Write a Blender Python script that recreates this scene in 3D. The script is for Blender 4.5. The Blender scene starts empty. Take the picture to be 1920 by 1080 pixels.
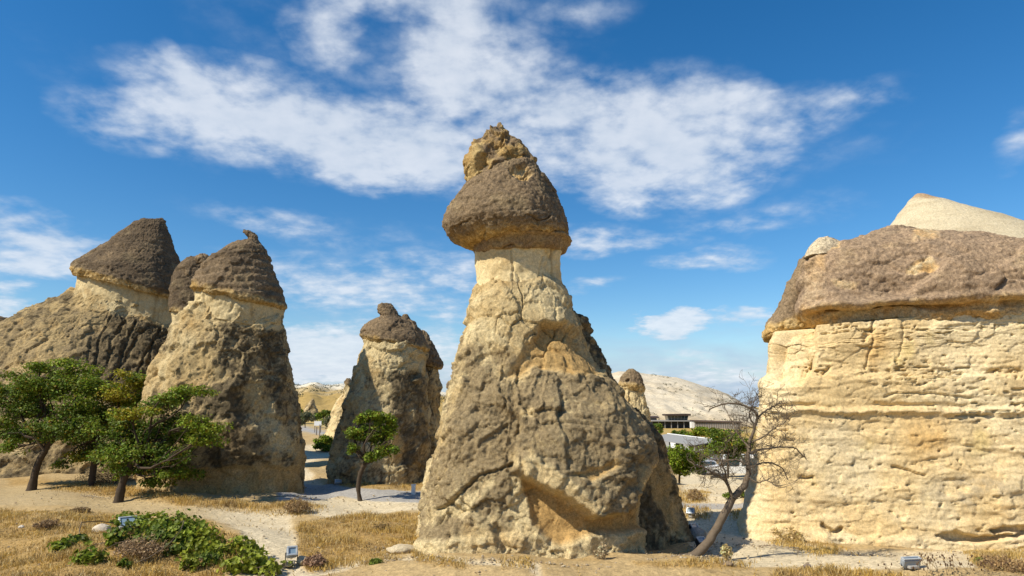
import bpy, math, random
import numpy as np

random.seed(7)
RNG = np.random.default_rng(7)
SC = bpy.context.scene
COL = SC.collection

# ------------------------------------------------------------------ camera
FPX = 1280.0                      # focal length in pixels of a 1920 wide frame
PITCH = math.radians(9.75)
CAMZ = 3.8
cam_data = bpy.data.cameras.new("camera")
cam_data.sensor_width = 36.0
cam_data.lens = 36.0 * FPX / 1920.0
cam_data.clip_start = 0.1
cam_data.clip_end = 6000.0
cam = bpy.data.objects.new("camera", cam_data)
COL.objects.link(cam)
cam.location = (0, 0, CAMZ)
cam.rotation_euler = (math.pi / 2 + PITCH, 0, 0)
SC.camera = cam

# ------------------------------------------------------------------ light
SUN_EL = math.radians(44)
SUN_TO = np.array([0.885, 0.466])  # horizontal direction the light travels
SUN_TO = SUN_TO / np.linalg.norm(SUN_TO)
sun_data = bpy.data.lights.new("sun", 'SUN')
sun_data.energy = 5.0
sun_data.angle = math.radians(0.5)
sun_data.color = (1.0, 0.91, 0.75)
sun = bpy.data.objects.new("sun", sun_data)
COL.objects.link(sun)
from mathutils import Vector
sdir = Vector((SUN_TO[0] * math.cos(SUN_EL), SUN_TO[1] * math.cos(SUN_EL), -math.sin(SUN_EL)))
sun.rotation_euler = sdir.to_track_quat('-Z', 'Y').to_euler()
sun.location = (-30, -20, 40)

SC.view_settings.view_transform = 'Standard'
SC.view_settings.look = 'None'
SC.view_settings.gamma = 1.0
SC.view_settings.exposure = 0.40
SC.cycles.max_bounces = 6
SC.cycles.diffuse_bounces = 3
SC.cycles.transparent_max_bounces = 8
SC.cycles.use_denoising = True


# ------------------------------------------------------------------ picture <-> place
CP, SP = math.cos(PITCH), math.sin(PITCH)


def P(px, py, Y):
    """world point at forward distance Y seen at photograph pixel (px, py)"""
    px = np.asarray(px, float)
    py = np.asarray(py, float)
    u = (px - 960) / FPX
    v = (540 - py) / FPX
    t = Y / (CP - v * SP)
    return np.stack([u * t, np.broadcast_to(np.asarray(Y, float), t.shape) * np.ones_like(t), CAMZ + t * (SP + v * CP)], -1)


def proj(p):
    x, y, z = p[..., 0], p[..., 1], p[..., 2] - CAMZ
    d = np.maximum(y * CP + z * SP, 0.05)
    return 960 + FPX * x / d, 540 - FPX * (-y * SP + z * CP) / d


# ------------------------------------------------------------------ sky
def build_world():
    w = bpy.data.worlds.new("World")
    SC.world = w
    w.use_nodes = True
    nt = w.node_tree
    nt.nodes.clear()
    N = nt.nodes.new
    L = nt.links.new
    out = N('ShaderNodeOutputWorld')
    bg = N('ShaderNodeBackground')
    L(bg.outputs[0], out.inputs[0])
    sky = N('ShaderNodeTexSky')
    sky.sky_type = 'NISHITA'
    sky.sun_disc = False
    sky.sun_elevation = SUN_EL
    # sun stands opposite to the way the light travels; rotation counts clockwise from +Y
    sky.sun_rotation = math.atan2(-SUN_TO[0], -SUN_TO[1])
    sky.altitude = 1000
    sky.air_density = 1.15
    sky.dust_density = 0.25
    sky.ozone_density = 3.5
    bg.inputs[1].default_value = 0.10
    hs = N('ShaderNodeHueSaturation')
    hs.inputs['Saturation'].default_value = 1.34
    hs.inputs['Value'].default_value = 1.0
    L(sky.outputs[0], hs.inputs['Color'])

    tc = N('ShaderNodeTexCoord')
    sep = N('ShaderNodeSeparateXYZ')
    L(tc.outputs['Generated'], sep.inputs[0])

    def math_(op, a, b=None, c=None):
        n = N('ShaderNodeMath')
        n.operation = op
        for i, v in enumerate((a, b, c)):
            if v is None:
                continue
            if isinstance(v, (int, float)):
                n.inputs[i].default_value = v
            else:
                L(v, n.inputs[i])
        return n.outputs[0]

    az = math_('ARCTAN2', sep.outputs[0], sep.outputs[1])
    el = math_('ARCSINE', sep.outputs[2])
    comb = N('ShaderNodeCombineXYZ')
    L(az, comb.inputs[0])
    L(el, comb.inputs[1])
    # cloud sheet coordinates: a plane overhead seen in perspective
    zz = math_('ADD', math_('MAXIMUM', sep.outputs[2], 0.0), 0.22)
    pl = N('ShaderNodeCombineXYZ')
    L(math_('DIVIDE', sep.outputs[0], zz), pl.inputs[0])
    L(math_('DIVIDE', sep.outputs[1], zz), pl.inputs[1])

    def noise(vec, scale, detail, rough=0.55, dist=0.0, lac=2.0):
        n = N('ShaderNodeTexNoise')
        n.inputs['Scale'].default_value = scale
        n.inputs['Detail'].default_value = detail
        n.inputs['Roughness'].default_value = rough
        n.inputs['Lacunarity'].default_value = lac
        n.inputs['Distortion'].default_value = dist
        L(vec, n.inputs['Vector'])
        return n

    wn = noise(pl.outputs[0], 2.2, 5, 0.6)
    sub = N('ShaderNodeVectorMath')
    sub.operation = 'SUBTRACT'
    L(wn.outputs['Color'], sub.inputs[0])
    sub.inputs[1].default_value = (0.5, 0.5, 0.5)
    scl = N('ShaderNodeVectorMath')
    scl.operation = 'MULTIPLY'
    L(sub.outputs[0], scl.inputs[0])
    scl.inputs[1].default_value = (0.18, 0.08, 0)
    add = N('ShaderNodeVectorMath')
    add.operation = 'ADD'
    L(comb.outputs[0], add.inputs[0])
    L(scl.outputs[0], add.inputs[1])
    warped = add.outputs[0]

    # big cloud masses: pixel, half sizes in pixels, tilt, weight
    blobs = [
        (590, 240, 350, 95, -8, 1.5), (740, 290, 240, 80, -10, 1.1), (410, 220, 170, 90, -6, 0.9),
        (210, 222, 130, 48, -14, 0.7),
        (350, 115, 60, 30, -30, 0.5), (615, 50, 75, 75, 40, 0.8), (800, 5, 200, 42, 0, 1.1),
        (850, 75, 130, 95, 60, 0.85), (930, 170, 190, 110, 0, 0.75), (1080, 20, 140, 40, 0, 0.7),
        (1230, 260, 260, 140, 0, 1.55), (1210, 330, 190, 70, 0, 0.7), (1450, 200, 230, 60, -4, 0.85), (1620, 175, 140, 45, 0, 0.35),
        (1120, 445, 130, 32, 0, 1.1), (1320, 486, 120, 24, 0, 1.0), (1400, 415, 230, 40, 6, 0.6),
        (1885, 255, 90, 40, 40, 0.5), (740, 110, 420, 110, -6, 0.42), (1010, 210, 330, 150, 0, 0.5), (640, 440, 330, 50, -6, 0.35), (1480, 300, 260, 60, 8, 0.3), (180, 150, 200, 60, -12, 0.3),
        (70, 460, 160, 70, -12, 1.5), (50, 510, 140, 40, 0, 0.8), (15, 556, 50, 16, 0, 1.0), (10, 590, 70, 24, 0, 1.4),
        (600, 535, 200, 62, -8, 1.0), (800, 530, 210, 60, 0, 0.8), (500, 410, 120, 30, -8, 0.45),
        (870, 590, 80, 28, 0, 0.9),
        (610, 660, 130, 58, 0, 2.6), (600, 700, 200, 50, 0, 0.9), (820, 645, 110, 34, 0, 1.1), (790, 690, 150, 40, 0, 0.9),
        (1240, 610, 74, 26, 0, 3.0), (1390, 590, 110, 17, 4, 1.0), (1110, 545, 90, 20, 0, 0.7),
        (1330, 706, 210, 40, 0, 1.0), (1250, 662, 100, 14, 0, 0.6),
    ]
    total = None
    for (bx, by, rx, ry, ang, wgt) in blobs:
        d = P(bx, by, 100.0) - np.array([0, 0, CAMZ])
        d = d / np.linalg.norm(d)
        a, e = math.atan2(d[0], d[1]), math.asin(d[2])
        k = math.cos(a) * math.cos(e * 0.5)
        mp = N('ShaderNodeMapping')
        mp.vector_type = 'TEXTURE'
        mp.inputs['Location'].default_value = (a, e, 0)
        mp.inputs['Rotation'].default_value = (0, 0, math.radians(ang))
        mp.inputs['Scale'].default_value = (1.14 * rx / FPX * k, 1.12 * ry / FPX * k, 1)
        L(warped, mp.inputs['Vector'])
        g = N('ShaderNodeTexGradient')
        g.gradient_type = 'SPHERICAL'
        L(mp.outputs[0], g.inputs[0])
        total = math_('MULTIPLY_ADD', math_('POWER', g.outputs['Fac'], 0.8), 0.78 * wgt, total if total is not None else 0.0)
    # the same kind of cloud carries on round the whole sky
    gn = noise(pl.outputs[0], 0.9, 4, 0.55)
    gcl = N('ShaderNodeMapRange')
    gcl.interpolation_type = 'SMOOTHSTEP'
    gcl.inputs['From Min'].default_value = 0.50
    gcl.inputs['From Max'].default_value = 0.75
    gcl.inputs['To Max'].default_value = 0.9
    L(gn.outputs['Fac'], gcl.inputs['Value'])
    away = N('ShaderNodeMapRange')
    away.interpolation_type = 'SMOOTHSTEP'
    away.inputs['From Min'].default_value = 0.72
    away.inputs['From Max'].default_value = 1.0
    ln = N('ShaderNodeVectorMath')
    ln.operation = 'LENGTH'
    e2 = N('ShaderNodeCombineXYZ')
    L(az, e2.inputs[0])
    L(math_('MULTIPLY', el, 1.2), e2.inputs[1])
    L(e2.outputs[0], ln.inputs[0])
    L(ln.outputs['Value'], away.inputs['Value'])
    total = math_('MULTIPLY_ADD', gcl.outputs[0], away.outputs[0], total)

    # billows: broad swells, streaky shreds and small mackerel flecks
    sw = noise(pl.outputs[0], 3.0, 5, 0.55, 0.3)
    fine = noise(pl.outputs[0], 8.0, 8, 0.54, 0.2)
    mid = noise(pl.outputs[0], 17.0, 6, 0.55, 0.0)
    nz = math_('MULTIPLY_ADD', sw.outputs['Fac'], 1.3, -0.65)
    nz = math_('ADD', nz, math_('MULTIPLY_ADD', fine.outputs['Fac'], 1.9, -0.95))
    nz = math_('ADD', nz, math_('MULTIPLY_ADD', mid.outputs['Fac'], 1.1, -0.55))
    total = math_('DIVIDE', total, math_('MULTIPLY_ADD', total, 0.45, 1.0))
    amt = math_('ADD', total, math_('MULTIPLY', nz, math_('MINIMUM', math_('MULTIPLY_ADD', total, 1.5, 0.04), 0.62)))
    dens = N('ShaderNodeMapRange')
    dens.interpolation_type = 'SMOOTHSTEP'
    dens.inputs['From Min'].default_value = 0.05
    dens.inputs['From Max'].default_value = 0.85
    dens.inputs['To Max'].default_value = 0.80
    L(amt, dens.inputs['Value'])
    mott = math_('MULTIPLY_ADD', sw.outputs['Fac'], 1.2, math_('MULTIPLY_ADD', mid.outputs['Fac'], 0.8, -0.55))
    ccol = N('ShaderNodeMix')
    ccol.data_type = 'RGBA'
    ccol.inputs[6].default_value = (4.6, 5.3, 6.2, 1)
    ccol.inputs[7].default_value = (8.2, 8.2, 8.3, 1)
    L(math_('MULTIPLY', dens.outputs[0], math_('MAXIMUM', mott, 0.0)), ccol.inputs[0])
    mix = N('ShaderNodeMix')
    mix.data_type = 'RGBA'
    L(dens.outputs[0], mix.inputs[0])
    # far bank of blue-grey cloud low along the horizon, all the way round
    bank = N('ShaderNodeMapRange')
    bank.interpolation_type = 'SMOOTHSTEP'
    bank.inputs['From Min'].default_value = 0.13
    bank.inputs['From Max'].default_value = 0.0
    bank.inputs['To Max'].default_value = 0.92
    L(math_('ADD', el, math_('MULTIPLY_ADD', sw.outputs['Fac'], 0.12, -0.06)), bank.inputs['Value'])
    bm = N('ShaderNodeMix')
    bm.data_type = 'RGBA'
    L(bank.outputs[0], bm.inputs[0])
    L(hs.outputs[0], bm.inputs[6])
    bm.inputs[7].default_value = (3.3, 4.3, 5.7, 1)
    L(bm.outputs[2], mix.inputs[6])
    L(ccol.outputs[2], mix.inputs[7])
    L(mix.outputs[2], bg.inputs[0])
    w.cycles.sampling_method = 'MANUAL'
    w.cycles.sample_map_resolution = 512


build_world()

# ------------------------------------------------------------------ noise
_perm = RNG.permutation(256).astype(np.int32)
_perm = np.concatenate([_perm, _perm, _perm])
_grad = RNG.normal(size=(256, 3))
_grad = (_grad / np.linalg.norm(_grad, axis=1, keepdims=True)).astype(np.float32)


def perlin(p):
    p = p.astype(np.float32)
    i = np.floor(p).astype(np.int32)
    f = p - i
    i &= 255
    u = f * f * f * (f * (f * 6 - 15) + 10)
    res = 0
    for dx in (0, 1):
        hx = _perm[i[:, 0] + dx]
        wx = u[:, 0] if dx else 1 - u[:, 0]
        for dy in (0, 1):
            hy = _perm[hx + i[:, 1] + dy]
            wy = u[:, 1] if dy else 1 - u[:, 1]
            for dz in (0, 1):
                g = _grad[_perm[hy + i[:, 2] + dz] & 255]
                wz = u[:, 2] if dz else 1 - u[:, 2]
                res = res + wx * wy * wz * (g[:, 0] * (f[:, 0] - dx) + g[:, 1] * (f[:, 1] - dy) + g[:, 2] * (f[:, 2] - dz))
    return res * 1.5


def fbm(p, s=1.0, oc=4, gain=0.5, off=0.0):
    s = np.asarray(s, float)
    q = p * s + off
    a, t, n = 1.0, 0, 0.0
    for k in range(oc):
        t = t + a * perlin(q + 17.3 * k)
        n += a
        q = q * 2.03
        a *= gain
    return t / n


def billow(p, s=1.0, oc=3, gain=0.5, off=0.0):
    q = p * np.asarray(s, float) + off
    a, t, n = 1.0, 0, 0.0
    for k in range(oc):
        t = t + a * np.abs(perlin(q + 11.7 * k))
        n += a
        q = q * 2.03
        a *= gain
    return t / n


def facets(p, s=1.0, off=0.0, soft=0.05):
    """broken blocks: every cell is a flat plate with its own tilt"""
    q = (p * np.asarray(s, float) + off).astype(np.float32)
    i = np.floor(q).astype(np.int32)
    f1 = np.full(len(q), 9.0, np.float32)
    f2 = np.full(len(q), 9.0, np.float32)
    best = np.zeros((len(q), 3), np.float32)
    cid = np.zeros(len(q), np.int32)
    for dx in (-1, 0, 1):
        for dy in (-1, 0, 1):
            for dz in (-1, 0, 1):
                c = i + np.array([dx, dy, dz], np.int32)
                h = _perm[_perm[_perm[c[:, 0] & 255] + (c[:, 1] & 255)] + (c[:, 2] & 255)] & 255
                v = q - (c + _grad[h] * 0.45 + 0.5)
                d = (v ** 2).sum(1)
                nearer = d < f1
                f2 = np.where(nearer, f1, np.minimum(f2, d))
                best = np.where(nearer[:, None], v, best)
                cid = np.where(nearer, h, cid)
                f1 = np.where(nearer, d, f1)
    tilt = (best * _grad[(cid + 91) & 255]).sum(1) + 0.35 * (cid / 255.0 - 0.5)
    return tilt * sstep(0.0, soft, np.sqrt(f2) - np.sqrt(f1))


def worley(p, s=1.0, off=0.0):
    q = (p * np.asarray(s, float) + off).astype(np.float32)
    i = np.floor(q).astype(np.int32)
    f1 = np.full(len(q), 9.0, np.float32)
    f2 = np.full(len(q), 9.0, np.float32)
    cid = np.zeros(len(q), np.int32)
    for dx in (-1, 0, 1):
        for dy in (-1, 0, 1):
            for dz in (-1, 0, 1):
                c = i + np.array([dx, dy, dz], np.int32)
                h = _perm[_perm[_perm[c[:, 0] & 255] + (c[:, 1] & 255)] + (c[:, 2] & 255)] & 255
                o = _grad[h] * 0.45 + 0.5
                d = ((c + o - q) ** 2).sum(1)
                nearer = d < f1
                f2 = np.where(nearer, f1, np.minimum(f2, d))
                cid = np.where(nearer, h, cid)
                f1 = np.where(nearer, d, f1)
    return np.sqrt(f1), np.sqrt(f2), cid


def sstep(a, b, x):
    t = np.clip((x - a) / (b - a), 0, 1)
    return t * t * (3 - 2 * t)


def mixc(a, b, t):
    t = np.asarray(t)[:, None]
    return np.asarray(a) * (1 - t) + np.asarray(b) * t


def poly_sd(x, y, poly):
    """signed distance to a polygon, negative inside"""
    pts = np.asarray(poly, float)
    d = np.full(x.shape, 1e9)
    inside = np.zeros(x.shape, bool)
    n = len(pts)
    for k in range(n):
        ax, ay = pts[k]
        bx, by = pts[(k + 1) % n]
        ex, ey = bx - ax, by - ay
        t = np.clip(((x - ax) * ex + (y - ay) * ey) / (ex * ex + ey * ey + 1e-9), 0, 1)
        d = np.minimum(d, (x - ax - t * ex) ** 2 + (y - ay - t * ey) ** 2)
        cond = (ay > y) != (by > y)
        with np.errstate(divide='ignore', invalid='ignore'):
            xi = ax + (y - ay) * ex / (ey if ey != 0 else 1e-9)
        inside ^= cond & (x < xi)
    d = np.sqrt(d)
    return np.where(inside, -d, d)


def line_d(x, y, line):
    pts = np.asarray(line, float)
    d = np.full(x.shape, 1e9)
    for k in range(len(pts) - 1):
        ax, ay = pts[k]
        ex, ey = pts[k + 1] - pts[k]
        t = np.clip(((x - ax) * ex + (y - ay) * ey) / (ex * ex + ey * ey + 1e-9), 0, 1)
        d = np.minimum(d, (x - ax - t * ex) ** 2 + (y - ay - t * ey) ** 2)
    return np.sqrt(d)


# ------------------------------------------------------------------ materials
def new_mat(name):
    m = bpy.data.materials.new(name)
    m.use_nodes = True
    nt = m.node_tree
    b = nt.nodes['Principled BSDF']
    b.inputs['Roughness'].default_value = 0.95
    b.inputs['Specular IOR Level'].default_value = 0.15
    return m, nt, b


def stone_mat(name, grain=1.0, bump=0.5, fine=38.0):
    """stone whose mineral colour is stored per point, broken up by fine grain and relief"""
    m, nt, b = new_mat(name)
    N, L = nt.nodes.new, nt.links.new
    at = N('ShaderNodeAttribute')
    at.attribute_name = 'Col'
    tc = N('ShaderNodeTexCoord')

    def noise(s, d, r=0.6):
        n = N('ShaderNodeTexNoise')
        n.inputs['Scale'].default_value = s
        n.inputs['Detail'].default_value = d
        n.inputs['Roughness'].default_value = r
        L(tc.outputs['Object'], n.inputs['Vector'])
        return n.outputs['Fac']

    n1, n2 = noise(fine * 0.35, 6, 0.7), noise(fine, 4, 0.7)

    def mr(v, a, b_, c, d):
        n = N('ShaderNodeMapRange')
        for k, x in zip(('From Min', 'From Max', 'To Min', 'To Max'), (a, b_, c, d)):
            n.inputs[k].default_value = x
        L(v, n.inputs['Value'])
        return n.outputs[0]

    f1 = mr(n1, 0.36, 0.64, 1 - 0.30 * grain, 1 + 0.26 * grain)
    f2 = mr(n2, 0.36, 0.64, 1 - 0.26 * grain, 1 + 0.22 * grain)
    mu = N('ShaderNodeMath')
    mu.operation = 'MULTIPLY'
    L(f1, mu.inputs[0])
    L(f2, mu.inputs[1])
    vm = N('ShaderNodeVectorMath')
    vm.operation = 'SCALE'
    L(at.outputs['Color'], vm.inputs[0])
    L(mu.outputs[0], vm.inputs['Scale'])
    L(vm.outputs[0], b.inputs['Base Color'])
    ad = N('ShaderNodeMath')
    ad.operation = 'MULTIPLY_ADD'
    L(n1, ad.inputs[0])
    ad.inputs[1].default_value = 1.5
    L(n2, ad.inputs[2])
    bp = N('ShaderNodeBump')
    bp.inputs['Strength'].default_value = bump
    bp.inputs['Distance'].default_value = 0.04
    L(ad.outputs[0], bp.inputs['Height'])
    L(bp.outputs[0], b.inputs['Normal'])
    return m


def leaf_mat(name, trans=0.35):
    m, nt, b = new_mat(name)
    N, L = nt.nodes.new, nt.links.new
    at = N('ShaderNodeAttribute')
    at.attribute_name = 'Col'
    ns = N('ShaderNodeTexNoise')
    ns.inputs['Scale'].default_value = 9.0
    tc = N('ShaderNodeTexCoord')
    L(tc.outputs['Object'], ns.inputs['Vector'])
    hv = N('ShaderNodeHueSaturation')
    L(at.outputs['Color'], hv.inputs['Color'])
    mr = N('ShaderNodeMapRange')
    mr.inputs['To Min'].default_value = 0.75
    mr.inputs['To Max'].default_value = 1.25
    L(ns.outputs['Fac'], mr.inputs['Value'])
    L(mr.outputs[0], hv.inputs['Value'])
    L(hv.outputs[0], b.inputs['Base Color'])
    b.inputs['Roughness'].default_value = 0.55
    b.inputs['Specular IOR Level'].default_value = 0.25
    tr = N('ShaderNodeBsdfTranslucent')
    L(hv.outputs[0], tr.inputs[0])
    mx = N('ShaderNodeMixShader')
    mx.inputs[0].default_value = trans
    L(b.outputs[0], mx.inputs[1])
    L(tr.outputs[0], mx.inputs[2])
    L(mx.outputs[0], nt.nodes['Material Output'].inputs[0])
    return m


def plain_mat(name, col, rough=0.7, metal=0.0, spec=0.3, var=0.25, scale=3.0, bump=0.0):
    m, nt, b = new_mat(name)
    N, L = nt.nodes.new, nt.links.new
    tc = N('ShaderNodeTexCoord')
    n = N('ShaderNodeTexNoise')
    n.inputs['Scale'].default_value = scale
    n.inputs['Detail'].default_value = 6
    n.inputs['Roughness'].default_value = 0.65
    L(tc.outputs['Object'], n.inputs['Vector'])
    mx = N('ShaderNodeMix')
    mx.data_type = 'RGBA'
    mx.inputs[6].default_value = tuple(c * (1 - var) for c in col) + (1,)
    mx.inputs[7].default_value = tuple(min(1, c * (1 + var)) for c in col) + (1,)
    L(n.outputs['Fac'], mx.inputs[0])
    L(mx.outputs[2], b.inputs['Base Color'])
    b.inputs['Roughness'].default_value = rough
    b.inputs['Metallic'].default_value = metal
    b.inputs['Specular IOR Level'].default_value = spec
    if bump:
        bp = N('ShaderNodeBump')
        bp.inputs['Strength'].default_value = bump
        bp.inputs['Distance'].default_value = 0.03
        L(n.outputs['Fac'], bp.inputs['Height'])
        L(bp.outputs[0], b.inputs['Normal'])
    return m


MAT = dict(
    stone=stone_mat('tuff_stone', 1.0, 0.9),
    cap=stone_mat('basalt_cap_stone', 1.25, 0.8, 30.0),
    wall=stone_mat('cream_tuff', 0.7, 0.45),
    soil=stone_mat('dusty_soil', 0.8, 0.5, 22.0),
    hill=stone_mat('hill_soil', 0.7, 0.3, 2.0),
    leaf=leaf_mat('tree_leaf'),
    grass=leaf_mat('dry_straw', 0.25),
    bark=plain_mat('bark', (0.07, 0.052, 0.036), 0.9, spec=0.1, var=0.45, scale=9, bump=0.8),
    bark_grey=plain_mat('dry_bark', (0.135, 0.105, 0.075), 0.9, spec=0.1, var=0.4, scale=8, bump=0.8),
    lamp_metal=plain_mat('grey_painted_metal', (0.30, 0.34, 0.38), 0.45, 0.3, 0.5, 0.15, 8),
    lamp_white=plain_mat('white_painted_metal', (0.40, 0.43, 0.45), 0.4, 0.1, 0.5, 0.12, 8),
    dark=plain_mat('dark_metal_and_shade', (0.04, 0.042, 0.046), 0.5, 0.2, 0.4, 0.2, 6),  # also colours the painted shade under the deck and stall roof
    white=plain_mat('white_paint', (0.72, 0.72, 0.70), 0.4, 0, 0.5, 0.08, 3),
    silver=plain_mat('silver_paint', (0.42, 0.43, 0.44), 0.35, 0.4, 0.5, 0.08, 3),
    red=plain_mat('red_lens', (0.45, 0.03, 0.02), 0.3, 0, 0.5, 0.1, 9),
    tyre=plain_mat('tyre_rubber', (0.025, 0.025, 0.026), 0.8, 0, 0.2, 0.2, 9),
    canvas=plain_mat('grey_canvas', (0.27, 0.27, 0.26), 0.85, 0, 0.1, 0.18, 2),
    blue=plain_mat('blue_cloth', (0.05, 0.22, 0.38), 0.8, 0, 0.1, 0.2, 5),
    concrete=plain_mat('grey_concrete', (0.30, 0.29, 0.27), 0.85, 0, 0.2, 0.15, 2, 0.2),
    timber=plain_mat('grey_timber', (0.20, 0.17, 0.14), 0.85, 0, 0.15, 0.3, 5, 0.3),
    roof=plain_mat('dark_brown_roof', (0.085, 0.06, 0.05), 0.8, 0, 0.2, 0.25, 1.5),
    cloth_dark=plain_mat('dark_cloth', (0.05, 0.05, 0.07), 0.9, 0, 0.1, 0.2, 9),
)


def glass_mat():
    m, nt, b = new_mat('window_glass')
    b.inputs['Base Color'].default_value = (0.03, 0.045, 0.05, 1)
    b.inputs['Roughness'].default_value = 0.08
    b.inputs['Specular IOR Level'].default_value = 0.6
    ns = nt.nodes.new('ShaderNodeTexNoise')
    ns.inputs['Scale'].default_value = 2.0
    bp = nt.nodes.new('ShaderNodeBump')
    bp.inputs['Strength'].default_value = 0.05
    nt.links.new(ns.outputs['Fac'], bp.inputs['Height'])
    nt.links.new(bp.outputs[0], b.inputs['Normal'])
    return m


MAT['glass'] = glass_mat()


# ------------------------------------------------------------------ objects
def mesh_obj(name, verts, faces, mat, parent=None, col=None, smooth=True, origin=None):
    """faces: (n,3) or (n,4) int array, or list of such arrays; verts in world coordinates"""
    verts = np.asarray(verts, np.float32)
    if origin is None:
        origin = np.array(parent.location, np.float32) if parent is not None else np.zeros(3, np.float32)
    if parent is not None:
        pw = np.zeros(3)
        q = parent
        while q is not None:
            pw = pw + np.array(q.location)
            q = q.parent
        origin = pw
    fl = faces if isinstance(faces, list) else [faces]
    fl = [np.asarray(f, np.int32) for f in fl if len(f)]
    me = bpy.data.meshes.new(name)
    me.vertices.add(len(verts))
    me.vertices.foreach_set('co', (verts - np.asarray(origin, np.float32)).ravel())
    nl = sum(f.size for f in fl)
    nf = sum(len(f) for f in fl)
    me.loops.add(nl)
    me.polygons.add(nf)
    me.loops.foreach_set('vertex_index', np.concatenate([f.ravel() for f in fl]))
    tot = np.concatenate([np.full(len(f), f.shape[1], np.int32) for f in fl])
    start = np.concatenate([[0], np.cumsum(tot)[:-1]]).astype(np.int32)
    me.polygons.foreach_set('loop_start', start)
    me.polygons.foreach_set('use_smooth', np.full(nf, smooth, bool))
    me.update(calc_edges=True)
    me.validate()
    if col is not None:
        a = me.attributes.new('Col', 'FLOAT_COLOR', 'POINT')
        c = np.ones((len(verts), 4), np.float32)
        c[:, :3] = col
        a.data.foreach_set('color', c.ravel())
    me.materials.append(MAT[mat] if isinstance(mat, str) else mat)
    o = bpy.data.objects.new(name, me)
    COL.objects.link(o)
    if parent is not None:
        o.parent = parent
    else:
        o.location = origin
    return o


def empty(name, loc, label=None, cat=None, group=None):
    o = bpy.data.objects.new(name, None)
    COL.objects.link(o)
    o.location = [float(v) for v in loc]
    o.empty_display_size = 0.3
    return tag(o, label, cat, group)


def tag(o, label=None, cat=None, group=None, kind=None):
    if label:
        o['label'] = label
    if cat:
        o['category'] = cat
    if group:
        o['group'] = group
    if kind:
        o['kind'] = kind
    return o


class MB:
    """collects simple solids into one mesh"""
    def __init__(self):
        self.v, self.q, self.t, self.n = [], [], [], 0

    def add(self, v, q=None, t=None):
        v = np.asarray(v, float)
        if q is not None and len(q):
            self.q.append(np.asarray(q) + self.n)
        if t is not None and len(t):
            self.t.append(np.asarray(t) + self.n)
        self.v.append(v)
        self.n += len(v)
        return self

    def hexa(self, c8):
        return self.add(c8, [(0, 3, 2, 1), (4, 5, 6, 7), (0, 1, 5, 4), (1, 2, 6, 5), (2, 3, 7, 6), (3, 0, 4, 7)])

    def box(self, c, s, rz=0.0, M=None, bevel=0.0):
        x, y, z = np.asarray(s) / 2.0
        if bevel > 0:
            b = min(bevel, x * .9, y * .9, z * .9)
            rings = []
            for zz, k in ((-z, b), (-z + b, 0), (z - b, 0), (z, b)):
                X, Y = x - k, y - k
                rings.append([(-X + b * (k == 0), -Y, zz), (X - b * (k == 0), -Y, zz), (X, -Y + b * (k == 0), zz), (X, Y - b * (k == 0), zz),
                              (X - b * (k == 0), Y, zz), (-X + b * (k == 0), Y, zz), (-X, Y - b * (k == 0), zz), (-X, -Y + b * (k == 0), zz)])
            v = np.array(rings, float).reshape(-1, 3)
            q = []
            for j in range(3):
                for i in range(8):
                    q.append((j * 8 + i, j * 8 + (i + 1) % 8, (j + 1) * 8 + (i + 1) % 8, (j + 1) * 8 + i))
            t = [(0, i + 1, i) for i in range(1, 7)] + [(24, 24 + i, 25 + i) for i in range(1, 7)]
        else:
            v = np.array([(-x, -y, -z), (x, -y, -z), (x, y, -z), (-x, y, -z), (-x, -y, z), (x, -y, z), (x, y, z), (-x, y, z)], float)
            q, t = [(0, 3, 2, 1), (4, 5, 6, 7), (0, 1, 5, 4), (1, 2, 6, 5), (2, 3, 7, 6), (3, 0, 4, 7)], None
        if M is not None:
            v = v @ np.asarray(M).T
        c_, s_ = math.cos(rz), math.sin(rz)
        v = v @ np.array([(c_, s_, 0), (-s_, c_, 0), (0, 0, 1)])
        return self.add(v + np.asarray(c), q, t)

    def tube(self, pts, rad, sides=6):
        pts = np.asarray(pts, float)
        rad = np.broadcast_to(np.asarray(rad, float), (len(pts),))
        T = np.gradient(pts, axis=0)
        T /= np.linalg.norm(T, axis=1, keepdims=True) + 1e-9
        ref = np.array([0, 0, 1.0]) if abs(T[:, 2]).mean() < 0.8 else np.array([0, 1.0, 0])
        A = np.cross(T, ref)
        A /= np.linalg.norm(A, axis=1, keepdims=True) + 1e-9
        B = np.cross(T, A)
        th = np.arange(sides) * 2 * math.pi / sides
        v = pts[:, None] + rad[:, None, None] * (np.cos(th)[None, :, None] * A[:, None] + np.sin(th)[None, :, None] * B[:, None])
        n = len(pts)
        i, j = np.meshgrid(np.arange(sides), np.arange(n - 1))
        i2 = (i + 1) % sides
        q = np.stack([j * sides + i, j * sides + i2, (j + 1) * sides + i2, (j + 1) * sides + i], -1).reshape(-1, 4)
        t = [(0, k, k + 1) for k in range(1, sides - 1)] + [((n - 1) * sides, (n - 1) * sides + k + 1, (n - 1) * sides + k) for k in range(1, sides - 1)]
        return self.add(v.reshape(-1, 3), q, t)

    def build(self, name, mat, parent=None, smooth=False, col=None):
        f = []
        if self.q:
            f.append(np.concatenate(self.q))
        if self.t:
            f.append(np.concatenate(self.t))
        return mesh_obj(name, np.concatenate(self.v), f, mat, parent, col=col, smooth=smooth)


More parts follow.
